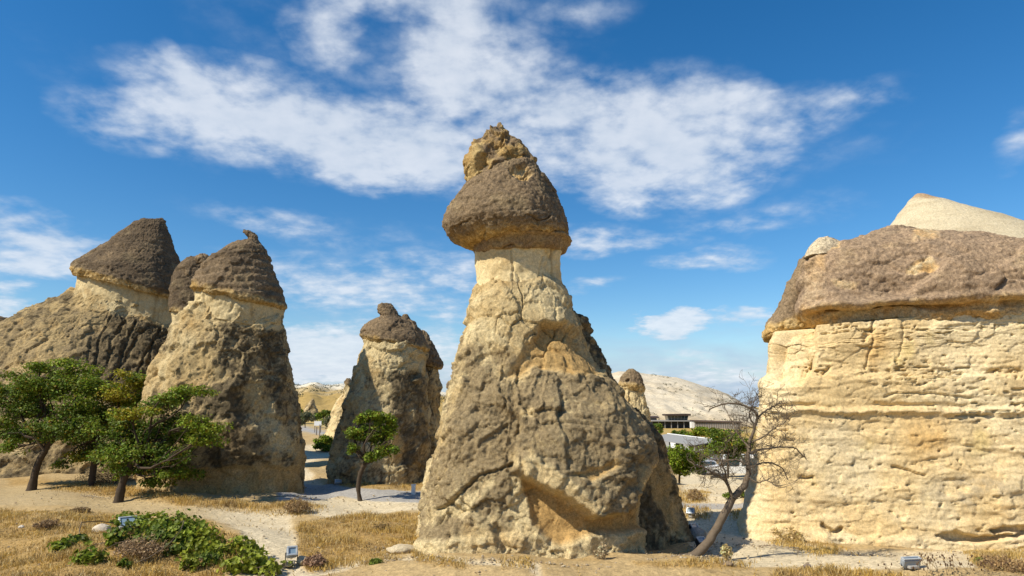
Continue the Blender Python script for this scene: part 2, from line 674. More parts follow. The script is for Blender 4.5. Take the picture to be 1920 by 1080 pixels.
# ------------------------------------------------------------------ terrain height
def gh(x, y):
    x = np.asarray(x, float)
    y = np.asarray(y, float)
    z = 0.0 * x * y
    right = sstep(-3, 6, x - 0.06 * y)
    # the low ground with the car park and market beyond the chimneys, on the right
    z = z + right * (-2.6 * sstep(27, 66, y) - 5.0 * sstep(72, 150, y) + 1.0 * sstep(170, 330, y))
    z = z + (1 - right) * (-0.6 * sstep(50, 130, y) + 2.0 * sstep(140, 240, y))
    # bank in front of the tall chimney
    z = z + 0.26 * np.exp(-((y - 16.6) / 1.5) ** 2) * sstep(-6, -1.5, x) * (1 - 0.5 * sstep(9, 15, x))
    z = z - 0.22 * np.exp(-((y - 21.5) / 2.6) ** 2) * sstep(-7, 1, x) * (1 - sstep(12, 20, x))
    # mound under the creeper
    z = z + 0.55 * np.exp(-(((x + 8.6) / 3.2) ** 2 + ((y - 19.0) / 2.0) ** 2))
    z = z + 0.30 * np.exp(-(((x + 14) / 5.0) ** 2 + ((y - 22.0) / 3.0) ** 2))
    z = z + 0.30 * np.exp(-(((x + 16) / 6.0) ** 2 + ((y - 28.0) / 2.5) ** 2))
    # little mound in the left gap
    z = z + 0.9 * np.exp(-(((x + 18.0) / 5.0) ** 2 + ((y - 62.0) / 7.0) ** 2))
    # hillside behind the camera where the photographer stands
    z = z + 2.2 * (1 - sstep(1.0, 13.0, y))
    z = z + 0.10 * np.sin(x * 0.55 + 1.3) * np.sin(y * 0.5 + 0.4) + 0.06 * np.sin(x * 1.3 + y * 0.9)
    return z


def ground_px(px, py, dz=0.0):
    """where the ray of a photograph pixel meets the terrain"""
    Y = 20.0
    for k in range(60):
        p = P(px, py, Y)
        z = float(gh(p[0], p[1])) + dz
        v = (540 - py) / FPX
        slope = (SP + v * CP) / (CP - v * SP)
        Yn = (z - CAMZ) / slope
        Y = 0.5 * Y + 0.5 * min(max(Yn, 5), 400)
    p = P(px, py, Y)
    return np.array([p[0], p[1], float(gh(p[0], p[1]))])


# ------------------------------------------------------------------ rock bodies
def resample(rows, Yref, ds):
    rows = np.asarray(rows, float)
    Lp = P(rows[:, 0], rows[:, 1], Yref)
    Rp = P(rows[:, 2], rows[:, 3], Yref)
    seg = np.maximum(np.linalg.norm(np.diff(Lp, axis=0), axis=1), np.linalg.norm(np.diff(Rp, axis=0), axis=1))
    s = np.concatenate([[0], np.cumsum(seg)])
    n = max(6, int(s[-1] / ds))
    t = np.linspace(0, s[-1], n)
    L = np.stack([np.interp(t, s, Lp[:, k]) for k in range(3)], 1)
    R = np.stack([np.interp(t, s, Rp[:, k]) for k in range(3)], 1)
    return L, R


def loft(rows, Yref, ds=0.05, depth=0.8, power=2.0, yc=0.0, skew=0.0, yaw=0.0, front=0.78, smooth=2, mind=0.0):
    """closed body through paired left/right outline points given in photograph pixels at distance Yref"""
    L, R = resample(rows, Yref, ds)
    for _ in range(smooth):
        for A in (L, R):
            A[1:-1] = 0.25 * A[:-2] + 0.5 * A[1:-1] + 0.25 * A[2:]
    C = (L + R) / 2
    H = (R - L) / 2
    hw = np.linalg.norm(H, axis=1)
    dep = np.maximum(hw * depth, np.minimum(mind, hw * 2))
    a, b = np.percentile(hw, 75), np.percentile(dep, 75)
    th = np.linspace(0, 2 * math.pi, 4001)
    c, s = np.cos(th), np.sin(th)
    cx = np.sign(c) * np.abs(c) ** (2 / power)
    cy = np.sign(s) * np.abs(s) ** (2 / power)
    seg = np.hypot(np.diff(cx) * a, np.diff(cy) * b)
    back = (cy[1:] + cy[:-1]) / 2 > 0.25
    seg = np.where(back, seg * (1 - front) / front, seg)
    cum = np.concatenate([[0], np.cumsum(seg)])
    n = max(16, int(cum[-1] / ds))
    u = np.linspace(0, cum[-1], n, endpoint=False)
    cx, cy = np.interp(u, cum, cx), np.interp(u, cum, cy)
    V = C[:, None, :] + cx[None, :, None] * H[:, None, :]
    off = cy[None, :] * dep[:, None] + yc
    V[..., 1] += off + yaw * (cx[None, :] + 1) * hw[:, None]
    V[..., 0] += skew * off
    return V


def grid_normals(V):
    du = np.roll(V, -1, 1) - np.roll(V, 1, 1)
    dv = np.gradient(V, axis=0)
    n = np.cross(du, dv)
    n /= np.linalg.norm(n, axis=-1, keepdims=True) + 1e-9
    return n


def grid_faces(nr, nc, base=0):
    j, i = np.meshgrid(np.arange(nr - 1), np.arange(nc), indexing='ij')
    i2 = (i + 1) % nc
    return (np.stack([j * nc + i, j * nc + i2, (j + 1) * nc + i2, (j + 1) * nc + i], -1).reshape(-1, 4) + base)


class Ctx:
    pass


def make_ctx(V, warp=10.0, scale=1.0):
    c = Ctx()
    c.shape = V.shape
    c.N = grid_normals(V).reshape(-1, 3)
    c.p = V.reshape(-1, 3)
    c.px, c.py = proj(c.p)
    k = 1.2 / scale
    c.wx = c.px + warp * fbm(c.p, 1.1 * k, 4, 0.6, 3.1)
    c.wy = c.py + warp * fbm(c.p, 1.1 * k, 4, 0.6, 31.7)
    c.front = sstep(-0.05, 0.35, -c.N[:, 1])
    c.d = np.zeros(len(c.p))
    c.w = {}
    return c


def stamp(c, poly, soft=6.0, d=0.0, ramp=None, **weights):
    """a scar, bulge or patch on the side of the rock that faces the path"""
    sd = poly_sd(c.wx, c.wy, poly)
    m = (1 - sstep(-soft, soft, sd)) * c.front
    k = m
    if ramp:
        x0, y0, x1, y1 = ramp
        ex, ey = x1 - x0, y1 - y0
        k = m * np.clip(((c.px - x0) * ex + (c.py - y0) * ey) / (ex * ex + ey * ey), 0, 1)
    c.d += d * k
    for n, v in weights.items():
        c.w[n] = c.w.get(n, 0) + v * m
    return m


def crack(c, line, w=3.0, d=-0.1, **weights):
    m = (1 - sstep(0.2 * w, w, line_d(c.wx, c.wy, line))) * c.front
    c.d += d * m
    return m


def finish(name, c, V, parent, mat, col, extra=None):
    p = c.p + c.N * c.d[:, None]
    nr, nc = V.shape[:2]
    top = len(p)
    v = np.concatenate([p, p.reshape(nr, nc, 3)[-1].mean(0)[None], p.reshape(nr, nc, 3)[0].mean(0)[None]])
    k = np.arange(nc)
    tri = np.concatenate([np.stack([(nr - 1) * nc + k, (nr - 1) * nc + (k + 1) % nc, np.full(nc, top)], 1),
                          np.stack([(k + 1) % nc, k, np.full(nc, top + 1)], 1)])
    cc = np.concatenate([col, col[-1:], col[:1]])
    F = [grid_faces(nr, nc), tri]
    if extra:
        v2, f2, c2 = extra
        n0 = len(v)
        v = np.concatenate([v, v2])
        F += [f + n0 for f in f2]
        cc = np.concatenate([cc, c2])
    return mesh_obj(name, v, F, mat, parent, col=cc), (v, F, cc)


CREAM = np.array([0.63, 0.51, 0.285])
SAND = np.array([0.50, 0.37, 0.18])
TAN = np.array([0.48, 0.305, 0.115])
LICH = np.array([0.27, 0.205, 0.114])
LICHD = np.array([0.085, 0.066, 0.040])
CAPC = np.array([0.205, 0.148, 0.088])
CAPD = np.array([0.112, 0.082, 0.052])
OCHRE = np.array([0.36, 0.235, 0.085])


def body_relief(c, k=1.0, big=0.30, rough=1.0, crackw=0.05, layered=0.0):
    """weathered tuff: lumps, facets with open joints, then knobbly grain"""
    p = c.p
    c.d += big * fbm(p, 0.33 / k, 3, 0.5, 5.0)
    c.d += 0.08 * k * fbm(p, 1.2 / k, 3, 0.5, 9.0)
    q = p + 0.45 * k * np.stack([fbm(p, 0.8 / k, 3, 0.5, 1.0), fbm(p, 0.8 / k, 3, 0.5, 21.0), fbm(p, 0.8 / k, 3, 0.5, 41.0)], 1)
    f1, f2, cid = worley(q, np.array([0.75, 0.75, 0.6]) / k)
    e = f2 - f1
    gate = sstep(0.05, 0.3, fbm(p, 0.5 / k, 2, 0.5, 77.0))
    c.d -= 0.10 * rough * k * (1 - sstep(0.0, crackw * 0.5, e)) * gate
    c.d += 0.13 * rough * k * ((cid / 255.0) - 0.5) * sstep(0.0, 0.035, e)
    f1, f2, cid = worley(q, np.array([2.3, 2.3, 1.9]) / k, 4.0)
    gate2 = sstep(0.0, 0.35, fbm(p, 0.9 / k, 2, 0.5, 57.0))
    c.small = -0.035 * rough * k * (1 - sstep(0.0, 0.06, f2 - f1)) * gate2
    c.small = c.small + 0.04 * rough * k * ((cid / 255.0) - 0.5) * sstep(0.0, 0.06, f2 - f1) * (0.3 + 0.7 * gate2)
    # thin weathered flakes that break off in steps
    fl = fbm(p, 1.0 / k, 4, 0.6, 81.0) * 3.0
    c.small = c.small + 0.05 * k * (np.floor(fl) + sstep(0.0, 0.10, fl - np.floor(fl)))
    c.small = c.small + 0.17 * rough * k * facets(q, np.array([0.85, 0.85, 0.75]) / k, 2.3, 0.04) + 0.075 * rough * k * facets(q, np.array([2.4, 2.4, 2.0]) / k, 6.1, 0.06)
    c.knob = billow(p, 7.0, 3, 0.75, 2.0)
    c.grain = fbm(p, 16.0, 2, 0.7, 8.0)


def body_color(c, lichen_bias=0.0, cream_bias=0.0, dark_bias=0.0, tint=1.0):
    """returns colours; lichen crust also gets rougher"""
    p = c.p
    W = lambda n: c.w.get(n, 0) * np.ones(len(p))
    patch = fbm(p, 0.7, 5, 0.6, 12.0)
    patch2 = fbm(p, 1.7, 5, 0.65, 91.0)
    spk = fbm(p, 7.0, 3, 0.7, 14.0)
    spk2 = fbm(p, 17.0, 2, 0.7, 44.0)
    streak = fbm(p, np.array([1.5, 1.5, 0.22]), 4, 0.6, 131.0)
    lich = 0.92 * sstep(-0.22, 0.30, 0.85 * patch + 0.4 * patch2 + 0.4 * streak + 0.65 * spk + lichen_bias + W('lichen'))
    dark = sstep(0.02, 0.40, patch2 + 0.5 * spk + 0.4 * patch + dark_bias + W('dark'))
    cream = sstep(-0.15, 0.35, fbm(p, 0.55, 4, 0.55, 63.0) + 0.3 * patch2 + cream_bias + W('cream'))
    fresh = np.clip(W('fresh') * sstep(-0.5, 0.1, patch2 + 0.3), 0, 1)
    col = mixc(SAND, CREAM, cream)
    col = mixc(col, TAN, sstep(0.05, 0.5, fbm(p, 0.9, 3, 0.5, 23.0)) * 0.5)
    col = mixc(col, TAN * (1 + 0.10 * patch2[:, None]), fresh)
    lc = mixc(LICH, LICHD, np.clip(dark * (0.55 + 0.9 * sstep(-0.25, 0.35, spk)), 0, 1))
    col = mixc(col, lc, lich * np.clip(1 - 1.15 * fresh, 0, 1))
    col = col * (1 + 0.22 * spk[:, None] + 0.16 * spk2[:, None])
    col = col * tint
    rough = 0.30 + 0.70 * lich
    c.d += c.small * np.clip(1 - 0.8 * fresh - W('smooth'), 0, 1)
    c.d += rough * (0.075 * (c.knob - 0.25) + 0.035 * c.grain) * c.w.get('kn', 1.0)
    return np.clip(col, 0.02, 0.8)


def cap_color(c, low, lowband=0.5, bias=0.0):
    """dark basalt-like cap; `low` is the height in metres above the rim, whose lower band is ochre"""
    p = c.p
    a = fbm(p, 0.9, 4, 0.6, 6.0)
    b = fbm(p, 6.0, 3, 0.7, 26.0)
    b2 = fbm(p, 16.0, 2, 0.7, 66.0)
    col = mixc(CAPC, CAPD, sstep(-0.25, 0.35, a + 0.5 * b + bias))
    col = mixc(col, LICH * 0.95, 0.55 * sstep(0.05, 0.45, fbm(p, 0.8, 4, 0.6, 88.0) + 0.2 * b))
    o = 1 - sstep(-0.12, 0.16, low - lowband + 0.35 * fbm(p, 1.6, 4, 0.6, 36.0))
    col = mixc(col, mixc(OCHRE, SAND, sstep(-0.2, 0.4, a + b)), o)
    fr = np.clip(c.w.get('fresh', 0) * np.ones(len(p)), 0, 1)
    col = mixc(col, mixc(TAN, CREAM, sstep(-0.2, 0.4, a + 0.6 * b)), fr)
    col = col * (1 + 0.30 * b[:, None] + 0.25 * b2[:, None])
    return np.clip(col, 0.015, 0.8)


def cap_relief(c, k=1.0, big=0.15, layers=0.0, joint=1.0):
    p = c.p
    c.d += big * fbm(p, 0.5 / k, 3, 0.5, 15.0) + 0.07 * k * fbm(p, 1.6, 3, 0.55, 19.0)
    c.d += 0.085 * (billow(p, 4.2, 3, 0.65, 29.0) - 0.25) + 0.035 * fbm(p, 12.0, 2, 0.6, 39.0)
    qq = p + 0.3 * np.stack([fbm(p, 1.0, 2, 0.5, 1.0), fbm(p, 1.0, 2, 0.5, 2.0), fbm(p, 1.0, 2, 0.5, 3.0)], 1)
    f1, f2, cid = worley(qq, np.array([0.9, 0.9, 1.2]))
    g = sstep(-0.05, 0.2, fbm(p, 0.7, 2, 0.5, 5.0))
    c.d -= 0.09 * joint * (1 - sstep(0.0, 0.04, f2 - f1)) * g
    c.d += 0.09 * joint * (cid / 255.0 - 0.5) * sstep(0.0, 0.04, f2 - f1)
    f1, f2, cid = worley(qq, np.array([3.0, 3.0, 4.0]), 7.0)
    c.d += 0.045 * joint * (cid / 255.0 - 0.5) * sstep(0.0, 0.10, f2 - f1)
    if layers:
        q = p[:, 2] + 0.25 * fbm(p, 0.5, 3, 0.5, 3.0)
        c.d += layers * (np.abs(((q * 2.6) % 1.0) - 0.5) - 0.25) * 2


def neck_color(c, tint=1.0):
    p = c.p
    a = fbm(p, 0.9, 4, 0.55, 71.0)
    col = mixc(CREAM * 1.02, SAND, sstep(0.0, 0.55, a))
    col = mixc(col, TAN, 0.5 * sstep(0.25, 0.6, fbm(p, 1.1, 3, 0.5, 13.0)))
    col = mixc(col, LICH * 1.1, 0.6 * sstep(0.22, 0.5, fbm(p, 1.3, 4, 0.65, 37.0)))
    col = mixc(col, OCHRE * 0.8, 0.55 * sstep(0.12, 0.45, fbm(p, np.array([3.0, 3.0, 0.35]), 4, 0.6, 87.0)))
    col = col * (1 + 0.12 * fbm(p, 7.0, 3, 0.6, 17.0)[:, None]) * tint
    return np.clip(col, 0.02, 0.8)


def neck_relief(c, k=1.0):
    p = c.p
    c.d += 0.14 * k * fbm(p, 1.0, 4, 0.55, 55.0) + 0.035 * fbm(p, 4.5, 3, 0.6, 65.0)
    q = p + 0.3 * np.stack([fbm(p, 1.1, 2, 0.5, 1.0), fbm(p, 1.1, 2, 0.5, 2.0), 0 * p[:, 0]], 1)
    f1, f2, cid = worley(q, np.array([1.0, 1.0, 0.45]))
    c.d -= 0.07 * (1 - sstep(0.0, 0.06, f2 - f1)) * sstep(-0.05, 0.2, fbm(p, 0.8, 2, 0.5, 3.0))


def rim_height(V):
    """height of each point above the lowest outline of the cap, along its tilt"""
    lo = V[: max(2, V.shape[0] // 12)].reshape(-1, 3)
    A = np.stack([lo[:, 0], lo[:, 1], np.ones(len(lo))], 1)
    k, *_ = np.linalg.lstsq(A, lo[:, 2], rcond=None)
    p = V.reshape(-1, 3)
    return p[:, 2] - (p[:, 0] * k[0] + p[:, 1] * k[1] + k[2])


def simple_column(root, rows, Y, ds=0.06, lb=0.0, cb=0.0, db=0.0, big=0.3, name='column', depth=0.85, stamps=None, k=1.0, kn=1.0, tint=1.0):
    V = loft(rows, Y, ds, depth)
    c = make_ctx(V, warp=9.0 * 30 / Y)
    c.w['kn'] = kn
    body_relief(c, k, big)
    if stamps:
        stamps(c)
    col = body_color(c, lb, cb, db, tint)
    return finish(name, c, V, root, 'stone', col)


def simple_neck(root, rows, Y, ds=0.05, depth=0.85, tint=0.82):
    V = loft(rows, Y, ds, depth)
    c = make_ctx(V)
    neck_relief(c, 1.5)
    return finish('neck', c, V, root, 'wall', neck_color(c, tint))


def simple_cap(root, rows, Y, ds=0.05, band=0.25, big=0.15, depth=0.85, layers=0.0, name='cap', stamps=None, bias=0.0, smooth=2):
    V = loft(rows, Y, ds, depth, smooth=smooth)
    c = make_ctx(V)
    low = rim_height(V)
    cap_relief(c, 1.0, big, layers)
    if stamps:
        stamps(c)
    return finish(name, c, V, root, 'cap', cap_color(c, low, band, bias))


def base_of(px, py, Y):
    p = P(px, py, Y)
    return (float(p[0]), float(Y), float(gh(p[0], Y)))


# ---- the tall chimney in the middle
def tall_chimney():
    Y = 20.3
    root = empty('fairy_chimney', base_of(1010, 1040, Y), 'tallest rock chimney with cream neck, brown cap and jagged tan spire', 'rock formation')
    rows = [(760, 1085, 1205, 1085), (774, 1050, 1200, 1050), (786, 990, 1196, 1000), (802, 905, 1194, 905), (820, 810, 1172, 815), (843, 725, 1134, 735),
            (864, 650, 1100, 660), (882, 600, 1078, 600), (894, 562, 1066, 565), (902, 545, 1056, 548), (918, 530, 1030, 532)]
    V = loft(rows, Y, 0.036, 0.86, 3.0)
    c = make_ctx(V, 14.0)
    body_relief(c, 1.0, 0.22, 1.0)
    # fresh orange scar under a little overhang, high on the body
    stamp(c, [(1000, 640), (1016, 612), (1060, 600), (1096, 640), (1120, 712), (1070, 706), (1060, 668), (1030, 655)], 5, -0.34, (1050, 712, 1050, 602), fresh=0.9, lichen=-0.9)
    stamp(c, [(948, 700), (972, 672), (1000, 640), (1034, 652), (1064, 670), (1074, 708), (1010, 690), (965, 706)], 9, -0.12, None, fresh=0.75, lichen=-0.7)
    crack(c, [(985, 640), (1015, 612), (1062, 602), (1090, 632)], 5, -0.08)
    stamp(c, [(890, 540), (1060, 540), (1085, 600), (1010, 612), (975, 655), (905, 640), (872, 640)], 18, 0.05, cream=0.25, lichen=-0.55, smooth=0.35)
    # big grey bulging block that overhangs the fresh face below
    stamp(c, [(968, 720), (1010, 690), (1090, 700), (1150, 720), (1196, 790), (1200, 870), (1160, 955), (1112, 968), (1060, 930), (985, 903), (966, 885), (975, 800)], 6, 0.58, (1000, 660, 1050, 850), lichen=0.42, dark=0.10)
    stamp(c, [(978, 900), (1055, 935), (1110, 975), (1165, 965), (1204, 880), (1208, 990), (1100, 1002), (1050, 1018), (1000, 985)], 6, -0.20, None, fresh=0.95, lichen=-0.9)
    stamp(c, [(1068, 895), (1130, 868), (1136, 880), (1100, 905)], 5, -0.14, fresh=0.9, lichen=-0.6)
    stamp(c, [(1165, 882), (1202, 870), (1204, 930), (1170, 945)], 6, 0.0, fresh=0.7, lichen=-0.6)
    stamp(c, [(965, 870), (1010, 862), (1100, 930), (1130, 945), (1108, 966), (1060, 932), (985, 905)], 8, 0.05, lichen=-0.7, cream=0.15, fresh=0.25)
    # the left flank: slab edges, grey crust
    stamp(c, [(800, 900), (835, 800), (880, 650), (970, 660), (975, 760), (960, 900), (905, 1000), (790, 1020)], 14, 0.0, lichen=0.40)
    crack(c, [(810, 955), (850, 940), (885, 905), (925, 880), (960, 872)], 4.5, -0.16)
    crack(c, [(838, 830), (842, 870), (825, 900), (803, 915)], 4, -0.13)
    crack(c, [(970, 690), (978, 755), (968, 820), (982, 895)], 4, -0.10)
    crack(c, [(1050, 745), (1052, 772), (1046, 790)], 4, -0.07)
    crack(c, [(975, 760), (1010, 800), (1060, 805), (1110, 812)], 3, -0.07)
    crack(c, [(1005, 860), (1040, 862), (1085, 905)], 3, -0.06)
    stamp(c, [(815, 950), (880, 925), (925, 885), (935, 905), (880, 960), (820, 985)], 10, -0.05, lichen=-0.45, cream=0.2)
    stamp(c, [(945, 880), (1000, 930), (1010, 1000), (965, 1000), (960, 930)], 8, 0.05, lichen=-0.5, cream=0.45)
    stamp(c, [(975, 770), (1000, 768), (998, 790), (976, 792)], 4, -0.02, lichen=-0.8, cream=0.8)
    # foot
    stamp(c, [(770, 1015), (1000, 1000), (1110, 1000), (1215, 985), (1225, 1060), (770, 1060)], 8, 0.10, lichen=-0.35, cream=0.25)
    col = body_color(c, -0.02, 0.12, -0.16)
    # buttress behind, on the shaded side
    rows2 = [(1000, 1085, 1305, 1085), (1005, 1040, 1296, 1045), (1010, 980, 1287, 985), (1015, 910, 1266, 912), (1020, 860, 1250, 855), (1028, 800, 1216, 803),
             (1035, 752, 1178, 757), (1040, 700, 1142, 703), (1036, 645, 1114, 645), (1028, 595, 1089, 598), (1015, 560, 1066, 560)]
    V2 = loft(rows2, Y + 1.3, 0.045, 0.78)
    c2 = make_ctx(V2, 14.0)
    body_relief(c2, 1.0, 0.20, 1.1)
    stamp(c2, [(1222, 870), (1240, 865), (1266, 930), (1286, 1010), (1262, 1000), (1240, 940)], 9, -0.12, fresh=0.6, lichen=-0.9, dark=-0.5)
    stamp(c2, [(1120, 690), (1150, 720), (1240, 850), (1250, 880), (1215, 850), (1130, 730)], 10, 0.04, lichen=0.15)
    col2 = body_color(c2, 0.30, 0.10, 0.34, 0.92)  # dark lichen, its colour deepened further to shade this flank
    nr, nc = V2.shape[:2]
    p2 = c2.p + c2.N * c2.d[:, None]
    finish('column', c, V, root, 'stone', col, (p2, [grid_faces(nr, nc)], col2))

    # neck
    nrows = [(886, 590, 1072, 592), (893, 560, 1064, 562), (895, 535, 1054, 535), (893, 515, 1050, 515), (891, 490, 1049, 490), (893, 468, 1054, 468), (896, 445, 1050, 445)]
    V = loft(nrows, Y, 0.035, 0.82)
    c = make_ctx(V, 6)
    neck_relief(c, 0.9)
    crack(c, [(958, 470), (962, 500), (960, 540)], 3, -0.07)
    crack(c, [(1018, 478), (1010, 515), (1000, 548)], 2.5, -0.05)
    finish('neck', c, V, root, 'wall', neck_color(c))

    # cap: collar of paler conglomerate, then the overhanging bell
    rows = [(915, 466, 1035, 462), (897, 484, 1054, 476), (890, 476, 1062, 470), (888, 460, 1067, 456), (886, 444, 1067, 440), (892, 425, 1060, 422), (900, 405, 1050, 405)]
    V = loft(rows, Y, 0.032, 0.86, smooth=2)
    c = make_ctx(V, 7)
    p = c.p
    c.d += 0.10 * fbm(p, 1.1, 3, 0.5, 15.0) + 0.06 * fbm(p, 3.0, 3, 0.6, 16.0) + 0.05 * (billow(p, 5.0, 3, 0.65, 17.0) - 0.25)
    ledge = p[:, 2] + 0.08 * fbm(p, 0.9, 3, 0.5, 18.0)
    zt = P(980, 452, Y)[2]
    c.d += 0.10 * np.exp(-((ledge - zt) / 0.07) ** 2) - 0.07 * np.exp(-((ledge - zt - 0.17) / 0.06) ** 2)
    stamp(c, [(925, 490), (945, 466), (960, 462), (985, 470), (1010, 490)], 4, -0.16)
    a = fbm(p, 1.2, 4, 0.6, 19.0)
    b = fbm(p, 7.0, 3, 0.65, 20.0)
    col = mixc(np.array([0.33, 0.225, 0.105]), np.array([0.22, 0.15, 0.085]), sstep(-0.2, 0.35, a + 0.4 * b))
    col = mixc(col, np.array([0.46, 0.35, 0.18]), 0.6 * sstep(0.1, 0.4, fbm(p, 1.7, 3, 0.6, 21.0)))
    col *= 1 + 0.25 * b[:, None]
    finish('collar', c, V, root, 'cap', np.clip(col, 0.02, 0.7))
    rows = [(930, 442, 1030, 436), (890, 464, 1058, 446), (872, 462, 1064, 445), (855, 455, 1067, 440), (838, 441, 1068, 432), (831, 427, 1066, 422), (835, 411, 1062, 405),
            (846, 388, 1052, 384), (862, 368, 1040, 362), (876, 352, 1026, 342), (888, 340, 1014, 322), (905, 322, 1006, 305), (925, 306, 985, 300)]
    V = loft(rows, Y - 0.05, 0.034, 0.90, smooth=2)
    c = make_ctx(V, 9)
    low = rim_height(V)
    cap_relief(c, 1.0, 0.10)
    stamp(c, [(955, 312), (985, 308), (1000, 325), (988, 338), (965, 332)], 3, -0.22, fresh=0.9)
    stamp(c, [(870, 420), (1050, 418), (1062, 436), (890, 438)], 8, 0.03, fresh=0.18)
    stamp(c, [(820, 436), (870, 446), (900, 450), (895, 475), (820, 460)], 6, 0.0, fresh=0.35)
    crack(c, [(930, 396), (960, 391), (1000, 393), (1035, 390)], 2.2, -0.03)
    col = cap_color(c, low, -0.1, -0.22)
    finish('cap', c, V, root, 'cap', col)

    # spire on the cap
    rows = [(878, 360, 1008, 352), (877, 345, 1006, 330), (876, 322, 1000, 305), (874, 300, 995, 292), (880, 285, 986, 278), (896, 268, 978, 268), (903, 252, 966, 258), (908, 246, 954, 250),
            (922, 242, 945, 240), (931, 236, 940, 236), (934, 231, 937, 231)]
    V = loft(rows, Y + 0.1, 0.032, 0.7, smooth=1)
    c = make_ctx(V, 6)
    p = c.p
    c.d += 0.20 * fbm(p, 1.3, 3, 0.5, 5.0) + 0.09 * fbm(p, 3.5, 3, 0.6, 7.0) + 0.05 * billow(p, 6.0, 2, 0.6, 9.0)
    stamp(c, [(895, 318), (900, 290), (930, 268), (945, 270), (925, 300), (910, 325)], 5, -0.22)
    f1, f2, cid = worley(p + 0.2 * fbm(p, 1.5, 2, 0.5, 3.0)[:, None], np.array([1.6, 1.6, 1.3]))
    c.d += 0.22 * (cid / 255.0 - 0.5) * sstep(0, 0.05, f2 - f1)
    c.d -= 0.10 * sstep(0.5, 0.7, billow(p, 2.0, 2, 0.5, 33.0) + 0.2)
    a = fbm(p, 1.4, 4, 0.6, 61.0)
    col = mixc(np.array([0.37, 0.235, 0.085]), np.array([0.47, 0.35, 0.16]), sstep(-0.2, 0.4, a))
    col = mixc(col, CAPC * 1.1, sstep(-0.10, 0.25, fbm(p, 1.2, 4, 0.6, 62.0) + 0.12 * (p[:, 2] - p[:, 2].mean())))
    col *= 1 + 0.25 * fbm(p, 8.0, 3, 0.6, 64.0)[:, None]
    finish('spire', c, V, root, 'stone', np.clip(col, 0.02, 0.8))


tall_chimney()


# ---- broad chimney at the left edge
def broad_chimney():
    Y = 47.0
    root = empty('fairy_chimney', base_of(190, 890, Y), 'broad rock chimney with dark pointed cap on wide grey flank behind leafy trees', 'rock formation')
    rows = [(-260, 950, 560, 950), (-230, 890, 540, 890), (-170, 800, 490, 810), (-105, 715, 436, 740), (-40, 652, 392, 680), (30, 603, 352, 640), (85, 574, 338, 615), (125, 556, 334, 602), (142, 542, 330, 592)]

    def st(c):
        stamp(c, [(300, 590), (345, 640), (330, 720), (160, 740), (150, 650), (200, 600)], 25, 0.0, dark=0.35, lichen=0.5)
        stamp(c, [(0, 640), (130, 570), (220, 590), (140, 680), (60, 700), (0, 690)], 25, 0.0, lichen=-0.18, dark=-0.3)
        stamp(c, [(130, 530), (340, 580), (350, 612), (300, 612), (240, 590), (190, 585), (140, 566)], 8, 0.0, lichen=-0.9, cream=0.3)
        rr = np.random.default_rng(3)
        for k in range(7):
            x0 = 215 + 20 * k + rr.uniform(-8, 8)
            crack(c, [(x0, 595 + 6 * k), (x0 - 18 + rr.uniform(-12, 12), 640), (x0 - 40 + rr.uniform(-15, 15), 690), (x0 - 75 + rr.uniform(-20, 20), 740)], rr.uniform(3, 8), -rr.uniform(0.08, 0.22))
    simple_column(root, rows, Y, 0.082, 0.12, -0.25, 0.04, 0.5, stamps=st, depth=0.60, tint=0.84)
    simple_neck(root, [(140, 570, 336, 620), (147, 544, 335, 598), (153, 524, 338, 575), (153, 510, 335, 550)], Y, 0.06, 0.60)
    rows = [(185, 515, 330, 560), (148, 519, 343, 566), (141, 507, 348, 553), (147, 496, 343, 522), (172, 480, 337, 500), (196, 462, 331, 480), (230, 434, 320, 446), (254, 418, 313, 425), (264, 414, 310, 414), (290, 411, 305, 409)]
    simple_cap(root, rows, Y, 0.055, 0.16, 0.10, layers=0.02, bias=0.22, depth=0.68, smooth=1)


broad_chimney()


